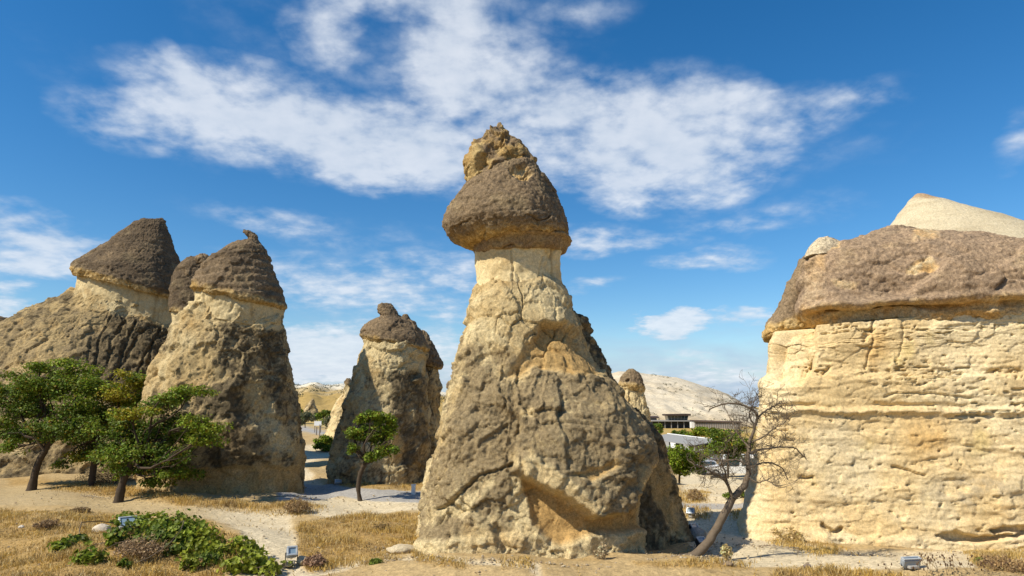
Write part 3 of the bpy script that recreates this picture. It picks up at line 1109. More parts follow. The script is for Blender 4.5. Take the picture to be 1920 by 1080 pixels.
# ---- leaning chimney with a horn on its cap
def horned_chimney():
    Y = 32.0
    root = empty('fairy_chimney', base_of(420, 930, Y), 'leaning rock chimney with small horn on its layered cap, beside trees', 'rock formation')
    rows = [(256, 975, 574, 975), (262, 935, 569, 932), (264, 900, 567, 895), (258, 880, 566, 868), (266, 810, 560, 800), (282, 745, 547, 725), (300, 685, 533, 668), (322, 632, 528, 632), (344, 600, 525, 612), (364, 580, 527, 600), (368, 570, 525, 592)]

    def st(c):
        stamp(c, [(230, 888), (440, 876), (570, 878), (580, 960), (230, 960)], 5, -0.13, None, fresh=0.35, lichen=-0.9, cream=0.1)
        stamp(c, [(400, 590), (520, 610), (540, 720), (560, 870), (400, 868), (330, 740), (420, 700), (380, 640)], 22, 0.0, dark=0.12, lichen=0.28)
        stamp(c, [(340, 600), (420, 590), (400, 690), (320, 740), (290, 700)], 20, 0.0, lichen=-0.3, dark=-0.3)
        stamp(c, [(340, 560), (540, 590), (540, 622), (480, 618), (440, 600), (400, 606), (360, 600)], 8, 0.0, lichen=-0.9, cream=0.3)
        stamp(c, [(440, 740), (475, 720), (540, 800), (555, 860), (500, 840)], 14, -0.08, lichen=-0.5, cream=0.2)
        stamp(c, [(395, 730), (445, 700), (455, 780), (430, 830), (400, 800)], 10, 0.08, lichen=0.2, dark=0.2)
    simple_column(root, rows, Y, 0.055, 0.0, -0.1, 0.10, 0.3, stamps=st, depth=0.72, tint=0.90)
    simple_neck(root, [(362, 592, 526, 622), (366, 572, 526, 598), (369, 552, 529, 580), (374, 540, 526, 566)], Y, 0.045, 0.74)
    rows = [(395, 548, 515, 575), (370, 549, 529, 583), (362, 541, 536, 577), (366, 528, 532, 563), (374, 512, 526, 545), (390, 492, 516, 520), (405, 478, 509, 496), (428, 460, 504, 480), (446, 451, 496, 466), (465, 448, 487, 456)]
    simple_cap(root, rows, Y, 0.045, 0.22, 0.10, layers=0.06, bias=-0.02, depth=0.80, smooth=1)
    rows = [(458, 466, 500, 475), (462, 455, 493, 462), (466, 447, 486, 452), (460, 440, 482, 443), (455, 435, 476, 436), (455, 431, 466, 431)]
    simple_cap(root, rows, Y, 0.035, 0.0, 0.08, name='horn', bias=-0.2)


horned_chimney()


# ---- middle chimney behind the small green tree
def middle_chimney():
    Y = 35.5
    root = empty('fairy_chimney', base_of(710, 915, Y), 'squat rock chimney with knobbed mushroom cap behind small green tree', 'rock formation')
    rows = [(606, 955, 806, 955), (612, 920, 803, 920), (620, 868, 803, 860), (638, 785, 800, 770), (654, 722, 797, 705), (672, 672, 799, 665), (680, 645, 798, 655), (684, 630, 790, 645)]

    def st(c):
        stamp(c, [(680, 640), (800, 650), (795, 700), (700, 690), (665, 700)], 14, 0.0, lichen=-0.7, cream=0.3)
        stamp(c, [(745, 680), (795, 700), (800, 880), (760, 880), (735, 760)], 14, 0.0, lichen=0.35, dark=0.25)
        stamp(c, [(640, 790), (700, 760), (745, 860), (700, 890), (640, 880)], 18, 0.0, lichen=0.1)
        crack(c, [(655, 760), (640, 830), (625, 870)], 5, -0.2)
    simple_column(root, rows, Y, 0.06, -0.02, 0.12, 0.0, 0.3, stamps=st, tint=0.88)
    rows = [(700, 640, 790, 655), (684, 641, 797, 660), (676, 630, 805, 655), (678, 618, 800, 640), (690, 603, 788, 618), (700, 597, 778, 606), (711, 592, 758, 598), (707, 587, 750, 590), (707, 580, 746, 582), (710, 573, 741, 575), (719, 567, 735, 568)]
    simple_cap(root, rows, Y, 0.045, 0.15, 0.10, bias=-0.15, smooth=1)
    V = loft([(748, 602, 772, 606), (752, 594, 769, 597), (756, 588, 764, 589)], Y + 0.1, 0.045, 0.9)
    c = make_ctx(V)
    cap_relief(c, 1.0, 0.08)
    finish('knob', c, V, root, 'cap', cap_color(c, np.ones(len(c.p)), 0.0, -0.1))
    # slimmer neighbour grown against its back
    Y2 = 37.5
    root2 = empty('fairy_chimney', base_of(800, 915, Y2), 'slim rock chimney with slanting dark cap close behind squat chimney', 'rock formation')
    simple_column(root2, [(745, 950, 834, 950), (755, 900, 829, 900), (768, 800, 827, 800), (778, 735, 824, 735), (790, 700, 822, 704), (794, 688, 820, 690)], Y2, 0.06, 0.0, 0.1, 0.1, 0.2)
    simple_cap(root2, [(790, 685, 818, 692), (780, 684, 828, 693), (776, 668, 831, 686), (776, 650, 822, 665), (780, 634, 812, 645), (788, 622, 802, 626), (792, 619, 797, 620)], Y2, 0.05, 0.15, 0.08)


middle_chimney()


def small_chimneys():
    # cap with loose rocks between the broad and the horned chimney
    Y = 43.0
    r = empty('fairy_chimney', base_of(362, 880, Y), 'dark rubble topped rock chimney squeezed between the broad and horned chimneys', 'rock formation')
    simple_column(r, [(270, 930, 460, 930), (285, 800, 440, 800), (300, 700, 420, 700), (315, 640, 400, 640), (326, 610, 392, 610)], Y, 0.1, 0.1, 0, 0.2)
    simple_neck(r, [(322, 625, 394, 628), (326, 600, 392, 604), (326, 582, 390, 588)], Y, 0.08)
    simple_cap(r, [(330, 585, 392, 592), (318, 588, 402, 594), (318, 560, 408, 566), (326, 520, 408, 520), (336, 498, 402, 498), (346, 488, 398, 490), (352, 484, 394, 486)], Y, 0.06, 0.1, 0.2, bias=0.25)
    for k, (a, b, w, h, nm) in enumerate([(381, 483, 30, 20, 0), (362, 491, 19, 9, 1), (347, 492, 12, 9, 0), (399, 490, 10, 12, 0)]):
        V = loft([(a - w / 2 + 2, b + h * .6, a + w / 2 - 2, b + h * .6), (a - w / 2, b + h * .25, a + w / 2, b + h * .25), (a - w * .36, b - h * .2, a + w * .38, b - h * .15), (a - w * .1, b - h * .42, a + w * .14, b - h * .42)], Y - 0.6, 0.06, 0.9)
        c = make_ctx(V)
        cap_relief(c, 0.8, 0.15)
        cc = cap_color(c, np.ones(len(c.p)), 0.0, -0.2)
        finish('boulder', c, V, r, 'cap', np.clip(cc * (2.6 if nm else 1.1), 0, 0.6))
    # far left caps
    Y = 52.0
    r = empty('fairy_chimney', base_of(80, 800, Y), 'distant rock chimney whose tilted dark slab cap peeks over broad grey flank', 'rock formation')
    simple_column(r, [(20, 900, 190, 900), (40, 720, 160, 720), (62, 615, 125, 600), (70, 592, 118, 576)], Y, 0.12)
    simple_cap(r, [(70, 594, 118, 580), (58, 594, 124, 580), (57, 588, 122, 572), (78, 576, 118, 564), (100, 563, 113, 560), (105, 559, 109, 558)], Y, 0.08, 0.12, 0.1, bias=0.1)
    Y = 58.0
    r = empty('fairy_chimney', base_of(-10, 800, Y), 'distant flat topped rock ledge with cracked slab cap beyond the broad grey flank', 'rock formation')
    simple_column(r, [(-150, 900, 120, 900), (-110, 720, 90, 720), (-80, 640, 62, 640), (-70, 612, 50, 612)], Y, 0.12, cb=0.2)
    simple_cap(r, [(-80, 615, 50, 615), (-96, 620, 58, 617), (-98, 610, 60, 606), (-90, 602, 54, 600), (-60, 598, 40, 598)], Y, 0.08, 0.35, 0.1)
    # right: slender one behind the tall chimney
    Y = 42.0
    r = empty('fairy_chimney', base_of(1185, 880, Y), 'slender pale rock chimney with pitted brown cap against cream hill', 'rock formation')
    simple_column(r, [(1090, 960, 1280, 960), (1110, 900, 1262, 900), (1135, 830, 1236, 830), (1150, 790, 1220, 790), (1158, 765, 1210, 768), (1162, 740, 1207, 742), (1164, 722, 1206, 726)], Y, 0.06, -0.5, 0.35, -0.2, 0.12)

    def st(c):
        stamp(c, [(1174, 710), (1179, 710), (1179, 715), (1174, 715)], 1.5, -0.2)
        stamp(c, [(1162, 722), (1206, 726), (1206, 732), (1162, 730)], 2, -0.1, fresh=0.5)
    simple_cap(r, [(1168, 724, 1202, 730), (1161, 727, 1207, 735), (1160, 720, 1209, 728), (1163, 706, 1203, 716), (1172, 696, 1198, 702), (1178, 691, 1190, 692)], Y, 0.045, 0.2, 0.15, stamps=st, bias=-0.35)
    # two little knobs
    Y = 60.0
    r = empty('fairy_chimney', base_of(846, 860, Y), 'small far rock chimney with dark knob cap touching the tall chimney outline', 'rock formation')
    simple_column(r, [(815, 920, 885, 920), (828, 800, 866, 800), (838, 745, 853, 745), (839, 726, 852, 727)], Y, 0.09, cb=0.2)
    simple_cap(r, [(840, 728, 852, 729), (836, 727, 854, 728), (836, 719, 854, 719), (840, 714, 850, 714)], Y, 0.06, 0.05, 0.06)
    Y = 66.0
    r = empty('fairy_chimney', base_of(652, 850, Y), 'small far rock chimney with dark knob cap beside the squat chimney', 'rock formation')
    simple_column(r, [(590, 880, 720, 880), (606, 830, 700, 830), (628, 765, 680, 765), (642, 735, 664, 735), (646, 720, 660, 720)], Y, 0.10, -0.2, 0.3)
    simple_cap(r, [(648, 721, 658, 722), (645, 721, 660, 722), (646, 714, 659, 713), (650, 709, 657, 709)], Y, 0.06, 0.05, 0.06)
    Y = 200.0
    r = empty('rock_cone', base_of(584, 778, Y), 'small grey pointed rock cone standing in golden grass far behind', 'rock formation')
    simple_column(r, [(562, 790, 602, 790), (566, 776, 598, 777), (574, 762, 593, 763), (582, 751, 589, 752), (585, 746, 587, 746)], Y, 0.2, 0.2, 0, 0.0, 0.3, k=1.6)


small_chimneys()


# ---- massive block at the right
def rock_block():
    Y = 22.0
    root = empty('rock_block', base_of(1700, 1010, Y + 3), 'massive cream rock wall with pitted layers under thick brown cap slab', 'rock formation')
    rows = [(1364, 1075, 2330, 1080), (1374, 1010, 2325, 1020), (1384, 960, 2320, 960), (1400, 880, 2310, 880), (1414, 790, 2300, 790), (1418, 740, 2300, 740), (1416, 712, 2298, 712), (1432, 700, 2296, 700), (1434, 660, 2292, 655),
            (1436, 640, 2290, 585), (1446, 618, 2290, 555)]
    V = loft(rows, Y, 0.038, 0.5, 7.0, yc=3.7, skew=0.42, yaw=-0.19, front=0.82, smooth=3)
    c = make_ctx(V, 8)
    p = c.p
    # soft undulation, then beds of different hardness
    c.d += 0.16 * fbm(p, np.array([0.35, 0.35, 0.3]), 3, 0.5, 5.0) + 0.03 * fbm(p, 1.3, 3, 0.5, 6.0)
    bed = p[:, 2] + 0.12 * fbm(p, 0.5, 3, 0.5, 2.0)
    layer = fbm(np.stack([bed * 0, bed * 0, bed * 1.0], 1), np.array([1, 1, 2.4]), 3, 0.6, 4.0)
    c.d += 0.035 * layer
    lower = 1 - sstep(1.2, 3.2, p[:, 2])
    c.d += lower * 0.10 * fbm(p, np.array([0.8, 0.8, 1.3]), 4, 0.5, 8.0)
    # short open bedding joints and pits, in rows
    zone_ = 1 - sstep(6.9, 7.7, p[:, 2])
    rowm = sstep(-0.05, 0.25, fbm(p, np.array([0.25, 0.25, 1.6]), 3, 0.55, 43.0)) * (0.35 + 0.65 * sstep(2.4, 3.6, p[:, 2]))
    slit = fbm(p, np.array([1.7, 1.7, 13.0]), 3, 0.55, 3.0)
    c.d -= 0.15 * sstep(0.235, 0.30, slit + 0.10 * (rowm - 0.5)) * rowm * zone_ * c.front
    slit2 = fbm(p, np.array([4.5, 4.5, 9.0]), 2, 0.55, 13.0)
    c.d -= 0.09 * sstep(0.40, 0.46, slit2 + 0.14 * (rowm - 0.35)) * zone_ * c.front
    # hard beds stand out in ledges
    bd = bed * 2.1 + 0.55 * fbm(p, np.array([0.5, 0.5, 0.2]), 3, 0.6, 49.0)
    fr_ = bd - np.floor(bd)
    hd = perlin(np.stack([np.floor(bd) * 1.37, 0 * bd + 0.4, 0 * bd + 0.7], 1))
    c.d += 0.045 * hd * sstep(0.0, 0.05, fr_) * (1 - sstep(0.95, 1.0, fr_)) * sstep(-0.2, 0.2, fbm(p, 0.5, 3, 0.6, 50.0) + 0.1) * c.front
    # flaked beds
    fl = (fbm(p, np.array([0.55, 0.55, 2.6]), 4, 0.6, 47.0) + 0.02) * 3.2
    c.d += 0.020 * (np.floor(fl) + sstep(0.0, 0.10, fl - np.floor(fl)))
    q = p + 0.35 * np.stack([fbm(p, 0.9, 3, 0.5, 1.0), fbm(p, 0.9, 3, 0.5, 2.0), 0.35 * fbm(p, 0.9, 3, 0.5, 3.0)], 1)
    f1, f2, cid = worley(q, np.array([0.75, 0.75, 1.5]))
    c.d -= 0.035 * (1 - sstep(0.0, 0.03, f2 - f1)) * sstep(0.05, 0.25, fbm(p, 0.6, 2, 0.5, 71.0)) * c.front
    c.d += 0.05 * facets(q, np.array([1.1, 1.1, 2.6]), 5.2, 0.05) * c.front
    c.d += 0.05 * ((cid / 255.0) - 0.5) * sstep(0, 0.06, f2 - f1)
    # long ledge
    c.d += 0.14 * np.exp(-((c.wy - 771) / 5.0) ** 2) * c.front
    c.d -= 0.10 * np.exp(-((c.wy - 760) / 4.0) ** 2) * c.front * sstep(-0.1, 0.2, fbm(p, 0.7, 2, 0.5, 5.5) + 0.1)
    # recessed corner under the small cap
    stamp(c, [(1380, 560), (1528, 560), (1526, 690), (1500, 720), (1380, 730)], 5, -0.50, (1450, 750, 1450, 670))
    crack(c, [(1526, 600), (1530, 660), (1522, 690)], 5, -0.2)
    crack(c, [(1635, 598), (1636, 635), (1625, 690)], 3, -0.08)
    crack(c, [(1690, 595), (1694, 640), (1680, 680)], 2.5, -0.05)
    stamp(c, [(1612, 630), (1636, 612), (1636, 622), (1622, 636)], 3, -0.12)
    # big lumps and undercuts near the foot
    crack(c, [(1540, 985), (1560, 996), (1575, 990)], 6, -0.22)
    stamp(c, [(1756, 1002), (1790, 996), (1840, 1006), (1905, 1004), (1940, 990), (1940, 1003), (1850, 1017), (1780, 1016)], 3, -0.34)
    stamp(c, [(1858, 994), (1930, 984), (1930, 996), (1870, 1002)], 3, -0.3)
    crack(c, [(1500, 895), (1524, 893)], 4, -0.18)
    crack(c, [(1676, 876), (1700, 882), (1735, 890)], 3.5, -0.15)
    crack(c, [(1660, 745), (1680, 738), (1720, 738), (1780, 742), (1822, 746)], 2.5, -0.10)
    crack(c, [(1530, 695), (1542, 705), (1556, 690)], 4, -0.12)
    stamp(c, [(1390, 985), (1480, 990), (1640, 1010), (1720, 1006), (1740, 1040), (1380, 1040)], 8, 0.12)
    # colours: cream, warm stains, grey crust low down
    a = fbm(p, 0.45, 4, 0.55, 51.0)
    b = fbm(p, 2.2, 4, 0.65, 52.0)
    s = fbm(p, 8.0, 3, 0.7, 53.0)
    col = mixc(np.array([0.68, 0.555, 0.335]), np.array([0.63, 0.47, 0.24]), sstep(-0.25, 0.3, a + 0.25 * layer + 0.1 * b))
    st1 = stamp(c, [(1625, 630), (1655, 620), (1662, 665), (1640, 690), (1620, 668)], 14)
    st2 = stamp(c, [(1700, 790), (1775, 775), (1780, 845), (1720, 865), (1690, 830)], 18)
    col = mixc(col, np.array([0.56, 0.36, 0.14]), np.clip(0.75 * st1 + 0.55 * st2 + 0.35 * sstep(0.2, 0.5, fbm(p, 0.9, 3, 0.5, 54.0)), 0, 1))
    yel = sstep(0.25, 0.55, fbm(p, 0.8, 3, 0.5, 57.0)) * 0.5
    col = mixc(col, np.array([0.60, 0.46, 0.17]), yel)
    g1 = stamp(c, [(1745, 900), (1800, 885), (1920, 905), (1960, 960), (1830, 960), (1740, 935)], 22)
    g2 = stamp(c, [(1750, 772), (1830, 770), (1900, 785), (1890, 805), (1770, 800)], 14)
    g3 = stamp(c, [(1420, 770), (1620, 775), (1600, 960), (1470, 960), (1410, 900)], 30)
    gm = np.clip(0.9 * g1 + 0.8 * g2 + 0.45 * g3, 0, 1) * sstep(-0.2, 0.25, b + 0.4 * s)
    gm = np.clip(gm + 0.35 * sstep(0.25, 0.5, b + 0.3 * s) * (1 - sstep(4.5, 6, p[:, 2])), 0, 1)
    col = mixc(col, np.array([0.36, 0.30, 0.20]), 0.75 * gm)
    col = col * (1 + 0.10 * s[:, None] + 0.05 * b[:, None])
    c.d += 0.012 * fbm(p, 5.0, 3, 0.6, 59.0) + 0.012 * fbm(p, 13.0, 2, 0.7, 60.0) + 0.03 * lower * billow(p, 4.0, 2, 0.6, 58.0)
    finish('wall', c, V, root, 'wall', np.clip(col, 0.02, 0.8))

    # main cap slab
    rows = [(1560, 600, 2300, 582), (1534, 606, 2320, 588), (1508, 598, 2326, 580), (1494, 584, 2328, 566), (1490, 570, 2322, 552), (1490, 552, 2312, 536), (1492, 524, 2300, 514), (1500, 490, 2270, 488),
            (1514, 459, 2235, 474), (1536, 440, 2190, 464), (1590, 426, 2120, 456), (1650, 412, 2040, 450), (1700, 404, 1980, 448)]
    V = loft(rows, Y - 0.15, 0.045, 0.52, 6.0, yc=3.5, skew=0.42, yaw=-0.19, front=0.82, smooth=1)
    c = make_ctx(V, 8)
    low = rim_height(V)
    p = c.p
    cap_relief(c, 1.2, 0.22, joint=0.4)
    # plates that have scaled off
    fl = fbm(p, np.array([0.45, 0.45, 1.0]), 4, 0.6, 83.0) * 3.0
    c.d += 0.05 * (np.floor(fl) + sstep(0.0, 0.10, fl - np.floor(fl)))
    c.d += 0.34 * facets(p + 0.3 * fbm(p, 0.7, 2, 0.5, 3.0)[:, None], np.array([0.34, 0.34, 0.5]), 3.7, 0.05) * sstep(0.5, 0.9, low)
    # brim with a hollow under it
    wob = 0.10 * fbm(p, 0.8, 3, 0.6, 85.0)
    c.d += 0.16 * np.exp(-((low + wob - 0.52) / 0.13) ** 2) * c.front - 0.30 * np.exp(-((low + wob - 0.22) / 0.14) ** 2) * c.front * sstep(-0.3, 0.15, fbm(p, 0.6, 3, 0.6, 86.0))
    bandm = stamp(c, [(1470, 578), (1530, 572), (1640, 585), (1760, 572), (1960, 556), (1960, 590), (1700, 605), (1530, 612), (1500, 600)], 5, 0.0, fresh=0.55)
    stamp(c, [(1540, 592), (1640, 583), (1720, 582), (1725, 590), (1640, 600), (1545, 606)], 3, -0.25, fresh=0.3)
    stamp(c, [(1720, 582), (1800, 572), (1925, 558), (1925, 572), (1800, 582), (1730, 590)], 3, -0.16, fresh=0.2)
    stamp(c, [(1702, 500), (1725, 488), (1745, 478), (1758, 500), (1748, 510), (1705, 510)], 3, -0.07, fresh=0.9)
    stamp(c, [(1626, 492), (1660, 490), (1700, 478), (1745, 476), (1735, 488), (1700, 505), (1640, 512)], 3, -0.05)
    crack(c, [(1622, 492), (1655, 492), (1690, 478), (1742, 475)], 2.5, -0.06)
    crack(c, [(1624, 532), (1645, 542), (1672, 540)], 2.5, -0.05)
    stamp(c, [(1530, 470), (1548, 470), (1545, 505), (1532, 495)], 6, 0.0, fresh=0.35)
    stamp(c, [(1528, 468), (1540, 440), (1570, 445), (1572, 458), (1545, 466)], 4, 0.0, fresh=1.1)
    stamp(c, [(1560, 522), (1606, 530), (1604, 540), (1570, 535)], 5, 0.0, fresh=0.6)
    stamp(c, [(1720, 430), (1760, 442), (1745, 448), (1712, 446)], 5, 0.0, fresh=0.6)
    stamp(c, [(1470, 540), (1500, 470), (1530, 450), (1545, 560), (1500, 575)], 16, 0.0, fresh=0.15)
    col = cap_color(c, low, 0.42, -0.30)
    col = col * np.array([1.62, 1.60, 1.72])
    col = col * np.minimum(1, 0.50 / col.max(1))[:, None]
    finish('cap', c, V, root, 'cap', col)

    V = loft([(1512, 482, 1590, 478), (1520, 466, 1580, 464), (1530, 453, 1570, 455), (1538, 446, 1556, 448)], Y + 1.0, 0.04, 0.9, 2.4, smooth=1)
    c = make_ctx(V, 5)
    cap_relief(c, 1.0, 0.08, joint=0.5)
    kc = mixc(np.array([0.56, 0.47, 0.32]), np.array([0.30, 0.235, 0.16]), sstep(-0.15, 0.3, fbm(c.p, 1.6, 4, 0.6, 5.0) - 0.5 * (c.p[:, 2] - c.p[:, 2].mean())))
    finish('knob', c, V, root, 'cap', kc)
    # smaller lower cap at the left corner
    rows = [(1440, 632, 1515, 620), (1430, 634, 1530, 618), (1427, 626, 1540, 612), (1436, 606, 1548, 596), (1450, 582, 1552, 570), (1462, 560, 1556, 545), (1474, 530, 1560, 520), (1488, 498, 1560, 490), (1506, 470, 1556, 462)]
    V = loft(rows, Y + 1.35, 0.05, 1.3, 3.0, yc=1.0, skew=0.42)
    c = make_ctx(V, 6)
    low = rim_height(V)
    cap_relief(c, 1.0, 0.12)
    stamp(c, [(1430, 618), (1450, 614), (1472, 612), (1478, 624), (1436, 632)], 3, -0.12, fresh=0.5)
    finish('side_cap', c, V, root, 'cap', np.clip(cap_color(c, low, 0.45, -0.35) * 1.2, 0, 0.75))

    # pale cone behind it
    Y2 = 36.0
    r2 = empty('rock_cone', base_of(1800, 900, Y2), 'smooth pale cream rock cone rising behind the brown cap slab', 'rock formation')
    rows = [(1430, 980, 2420, 980), (1520, 760, 2320, 760), (1600, 560, 2200, 590), (1640, 480, 2080, 500), (1668, 434, 1960, 452), (1692, 396, 1880, 422), (1708, 373, 1800, 393), (1716, 365, 1750, 371), (1720, 363, 1732, 364)]
    V = loft(rows, Y2, 0.075, 0.7, smooth=1)
    c = make_ctx(V, 6)
    p = c.p
    c.d += 0.12 * fbm(p, 0.3, 3, 0.5, 1.0) + 0.05 * fbm(p, np.array([0.5, 0.5, 3.5]), 3, 0.5, 2.0) + 0.02 * fbm(p, 5, 2, 0.5, 4.0)
    col = mixc(np.array([0.52, 0.445, 0.30]), np.array([0.43, 0.36, 0.235]), sstep(-0.2, 0.4, fbm(p, np.array([0.5, 0.5, 2.5]), 4, 0.6, 3.0)))
    tip = (1 - sstep(368, 374, c.wy)) * 0.8
    col = mixc(col, np.array([0.34, 0.22, 0.12]), tip)
    finish('column', c, V, r2, 'wall', col)
    Y3 = 44.0
    r3 = empty('rock_cone', base_of(1960, 880, Y3), 'dark brown rock tip showing behind the smooth pale cone', 'rock formation')
    simple_column(r3, [(1780, 900, 2200, 900), (1840, 650, 2110, 650), (1885, 480, 2030, 480), (1902, 430, 1990, 430)], Y3, 0.15)
    simple_cap(r3, [(1905, 436, 1990, 440), (1896, 434, 2000, 438), (1900, 424, 1990, 424), (1912, 417, 1970, 410), (1930, 410, 1950, 405)], Y3, 0.09, 0.1, 0.1, bias=-0.1)


rock_block()


# ------------------------------------------------------------------ ground
SOIL_PATH = np.array([0.58, 0.49, 0.33])
SOIL_DRY = np.array([0.35, 0.225, 0.08])
SOIL_BARE = np.array([0.42, 0.305, 0.15])

PATHS = [
    [(-80, 912), (-80, 948), (100, 946), (210, 956), (320, 962), (400, 972), (452, 992), (468, 1025), (462, 1062), (430, 1130), (560, 1130), (566, 1085), (700, 1052), (800, 1048),
     (990, 1064), (1010, 1090), (1010, 1056), (800, 1040), (690, 1048), (575, 1068), (556, 1040), (552, 1000), (545, 975), (570, 962), (620, 968), (700, 962), (800, 955), (860, 955), (860, 925),
     (690, 930), (630, 932), (600, 905), (570, 870), (640, 850), (640, 830), (560, 835), (545, 900), (560, 935), (600, 945), (580, 955), (500, 958), (330, 945), (200, 930), (100, 915)],
    [(1270, 872), (1290, 1000), (1310, 1052), (1400, 1060), (1620, 1066), (1960, 1056), (1960, 1026), (1600, 1034), (1480, 1016), (1400, 990), (1400, 960), (1380, 952), (1430, 872)],
]
PAVED = [[(520, 903), (600, 908), (690, 916), (860, 927), (860, 941), (700, 938), (640, 930), (590, 936), (520, 938)],
         [(1180, 943), (1460, 942), (1460, 952), (1180, 953)],
         [(480, 806), (545, 796), (575, 800), (650, 820), (700, 818), (700, 829), (640, 826), (570, 808), (545, 812), (480, 826)]]
GRASS = [
    [(-60, 955), (150, 962), (300, 972), (400, 984), (445, 1005), (455, 1045), (420, 1080), (400, 1120), (-60, 1120)],
    [(562, 980), (640, 968), (800, 962), (800, 1020), (740, 1050), (640, 1062), (580, 1072), (556, 1030)],
    [(765, 1030), (800, 1044), (880, 1050), (870, 1066), (780, 1056)], [(930, 1050), (990, 1048), (1000, 1064), (940, 1066)],
    [(1425, 980), (1500, 1000), (1590, 1028), (1540, 1040), (1450, 1018), (1420, 1000)],
    [(1460, 1066), (1560, 1062), (1700, 1078), (1700, 1100), (1440, 1100)], [(1810, 1036), (1960, 1022), (1960, 1072), (1840, 1068)],
    [(10, 894), (120, 900), (260, 915), (380, 936), (500, 944), (560, 940), (610, 950), (570, 968), (500, 962), (330, 944), (200, 928), (90, 912), (20, 908)],
    [(1270, 952), (1330, 952), (1330, 972), (1270, 972)], [(1368, 955), (1395, 955), (1395, 974), (1368, 974)],
    [(1180, 1056), (1300, 1050), (1420, 1058), (1380, 1066), (1200, 1066)],
    [(1270, 924), (1330, 922), (1330, 942), (1270, 942)],
    [(620, 905), (860, 905), (860, 918), (620, 912)],
]


def zone(px, py, polys, soft):
    m = np.zeros(px.shape)
    for poly in polys:
        m = np.maximum(m, 1 - sstep(-soft, soft, poly_sd(px, py, poly)))
    return m


def ground_masks(p):
    px, py = proj(p)
    wob = 14.0 * fbm(p, 0.55, 4, 0.6, 3.0)
    wob2 = 5.0 * fbm(p, 0.9, 4, 0.6, 9.0)
    inview = (p[:, 1] > 10)
    path = zone(px + wob, py + wob2, PATHS, 5.0) * inview
    paved = zone(px, py + 0.3 * wob2, PAVED, 1.2) * inview
    grass = zone(px + wob, py + wob2, GRASS, 6.0) * inview
    return path, paved, grass


def build_ground():
    def axis(segs):
        out = [np.array([segs[0][0]])]
        for a, b, n in segs:
            out.append(np.linspace(a, b, n + 1)[1:])
        return np.concatenate(out)
    xs = axis([(-4000, -600, 8), (-600, -120, 16), (-120, -40, 40), (-40, -17, 130), (-17, 19, 330), (19, 40, 90), (40, 140, 60), (140, 600, 20), (600, 4000, 8)])
    ys = axis([(-3000, -100, 8), (-100, 0, 14), (0, 12, 24), (12, 26, 200), (26, 48, 170), (48, 100, 110), (100, 360, 90), (360, 900, 20), (900, 4000, 8)])
    X, Yy = np.meshgrid(xs, ys)
    p = np.stack([X.ravel(), Yy.ravel(), gh(X.ravel(), Yy.ravel())], 1)
    path, paved, grass = ground_masks(p)
    near = 1 - sstep(60, 110, p[:, 1])
    p2 = p * np.array([1, 1, 0])
    z = 0.10 * fbm(p2, 0.6, 3, 0.5, 2.0) * (1 - 0.6 * path) + (0.045 * fbm(p2, 2.2, 3, 0.6, 5.0) + 0.02 * fbm(p2, 6.0, 2, 0.6, 8.0)) * (1 - 0.65 * path) * (1 - 0.9 * paved)
    p[:, 2] += near * z - 0.05 * near * path
    a = fbm(p2, 0.45, 4, 0.6, 12.0)
    b = fbm(p2, 2.6, 4, 0.65, 15.0)
    col = mixc(SOIL_BARE, SOIL_DRY, np.clip(grass * 0.85 + 0.5 * sstep(0.0, 0.4, a + 0.3 * b), 0, 1))
    col = mixc(col, np.array([0.25, 0.18, 0.095]), 0.5 * sstep(0.15, 0.5, b + 0.3 * a) * (1 - path))
    gx, gy = proj(p)
    # the left track is browner earth than the dusty footpath
    pale = mixc(np.array([0.40, 0.305, 0.165]), SOIL_PATH, sstep(330, 470, gx + 40 * a))
    col = mixc(col, pale * (1 + 0.06 * b[:, None]), np.clip(path * (0.75 + 0.4 * sstep(-0.5, 0.3, a)), 0, 1))
    far = sstep(95, 180, p[:, 1])
    gold = mixc(np.array([0.40, 0.27, 0.075]), np.array([0.46, 0.36, 0.17]), sstep(-0.2, 0.4, fbm(p2, np.array([0.03, 0.015, 1]), 4, 0.6, 3.0)))
    col = mixc(col, gold, far)
    col = mixc(col, np.array([0.34, 0.325, 0.30]), paved)
    col = np.clip(col * (1 + 0.10 * b[:, None]), 0.02, 0.8)
    nr, nc = X.shape
    j, i = np.meshgrid(np.arange(nr - 1), np.arange(nc - 1), indexing='ij')
    q = np.stack([j * nc + i, j * nc + i + 1, (j + 1) * nc + i + 1, (j + 1) * nc + i], -1).reshape(-1, 4)
    pf, vf = path[q].mean(1), paved[q].mean(1)
    which = np.where(vf > 0.5, 2, np.where(pf > 0.5, 1, 0))
    for k, nm in enumerate(('ground', 'path', 'paved_path')):
        f = q[which == k]
        use = np.unique(f)
        remap = np.zeros(len(p), np.int64)
        remap[use] = np.arange(len(use))
        tag(mesh_obj(nm, p[use], remap[f], 'soil', col=col[use]), kind='structure')


build_ground()


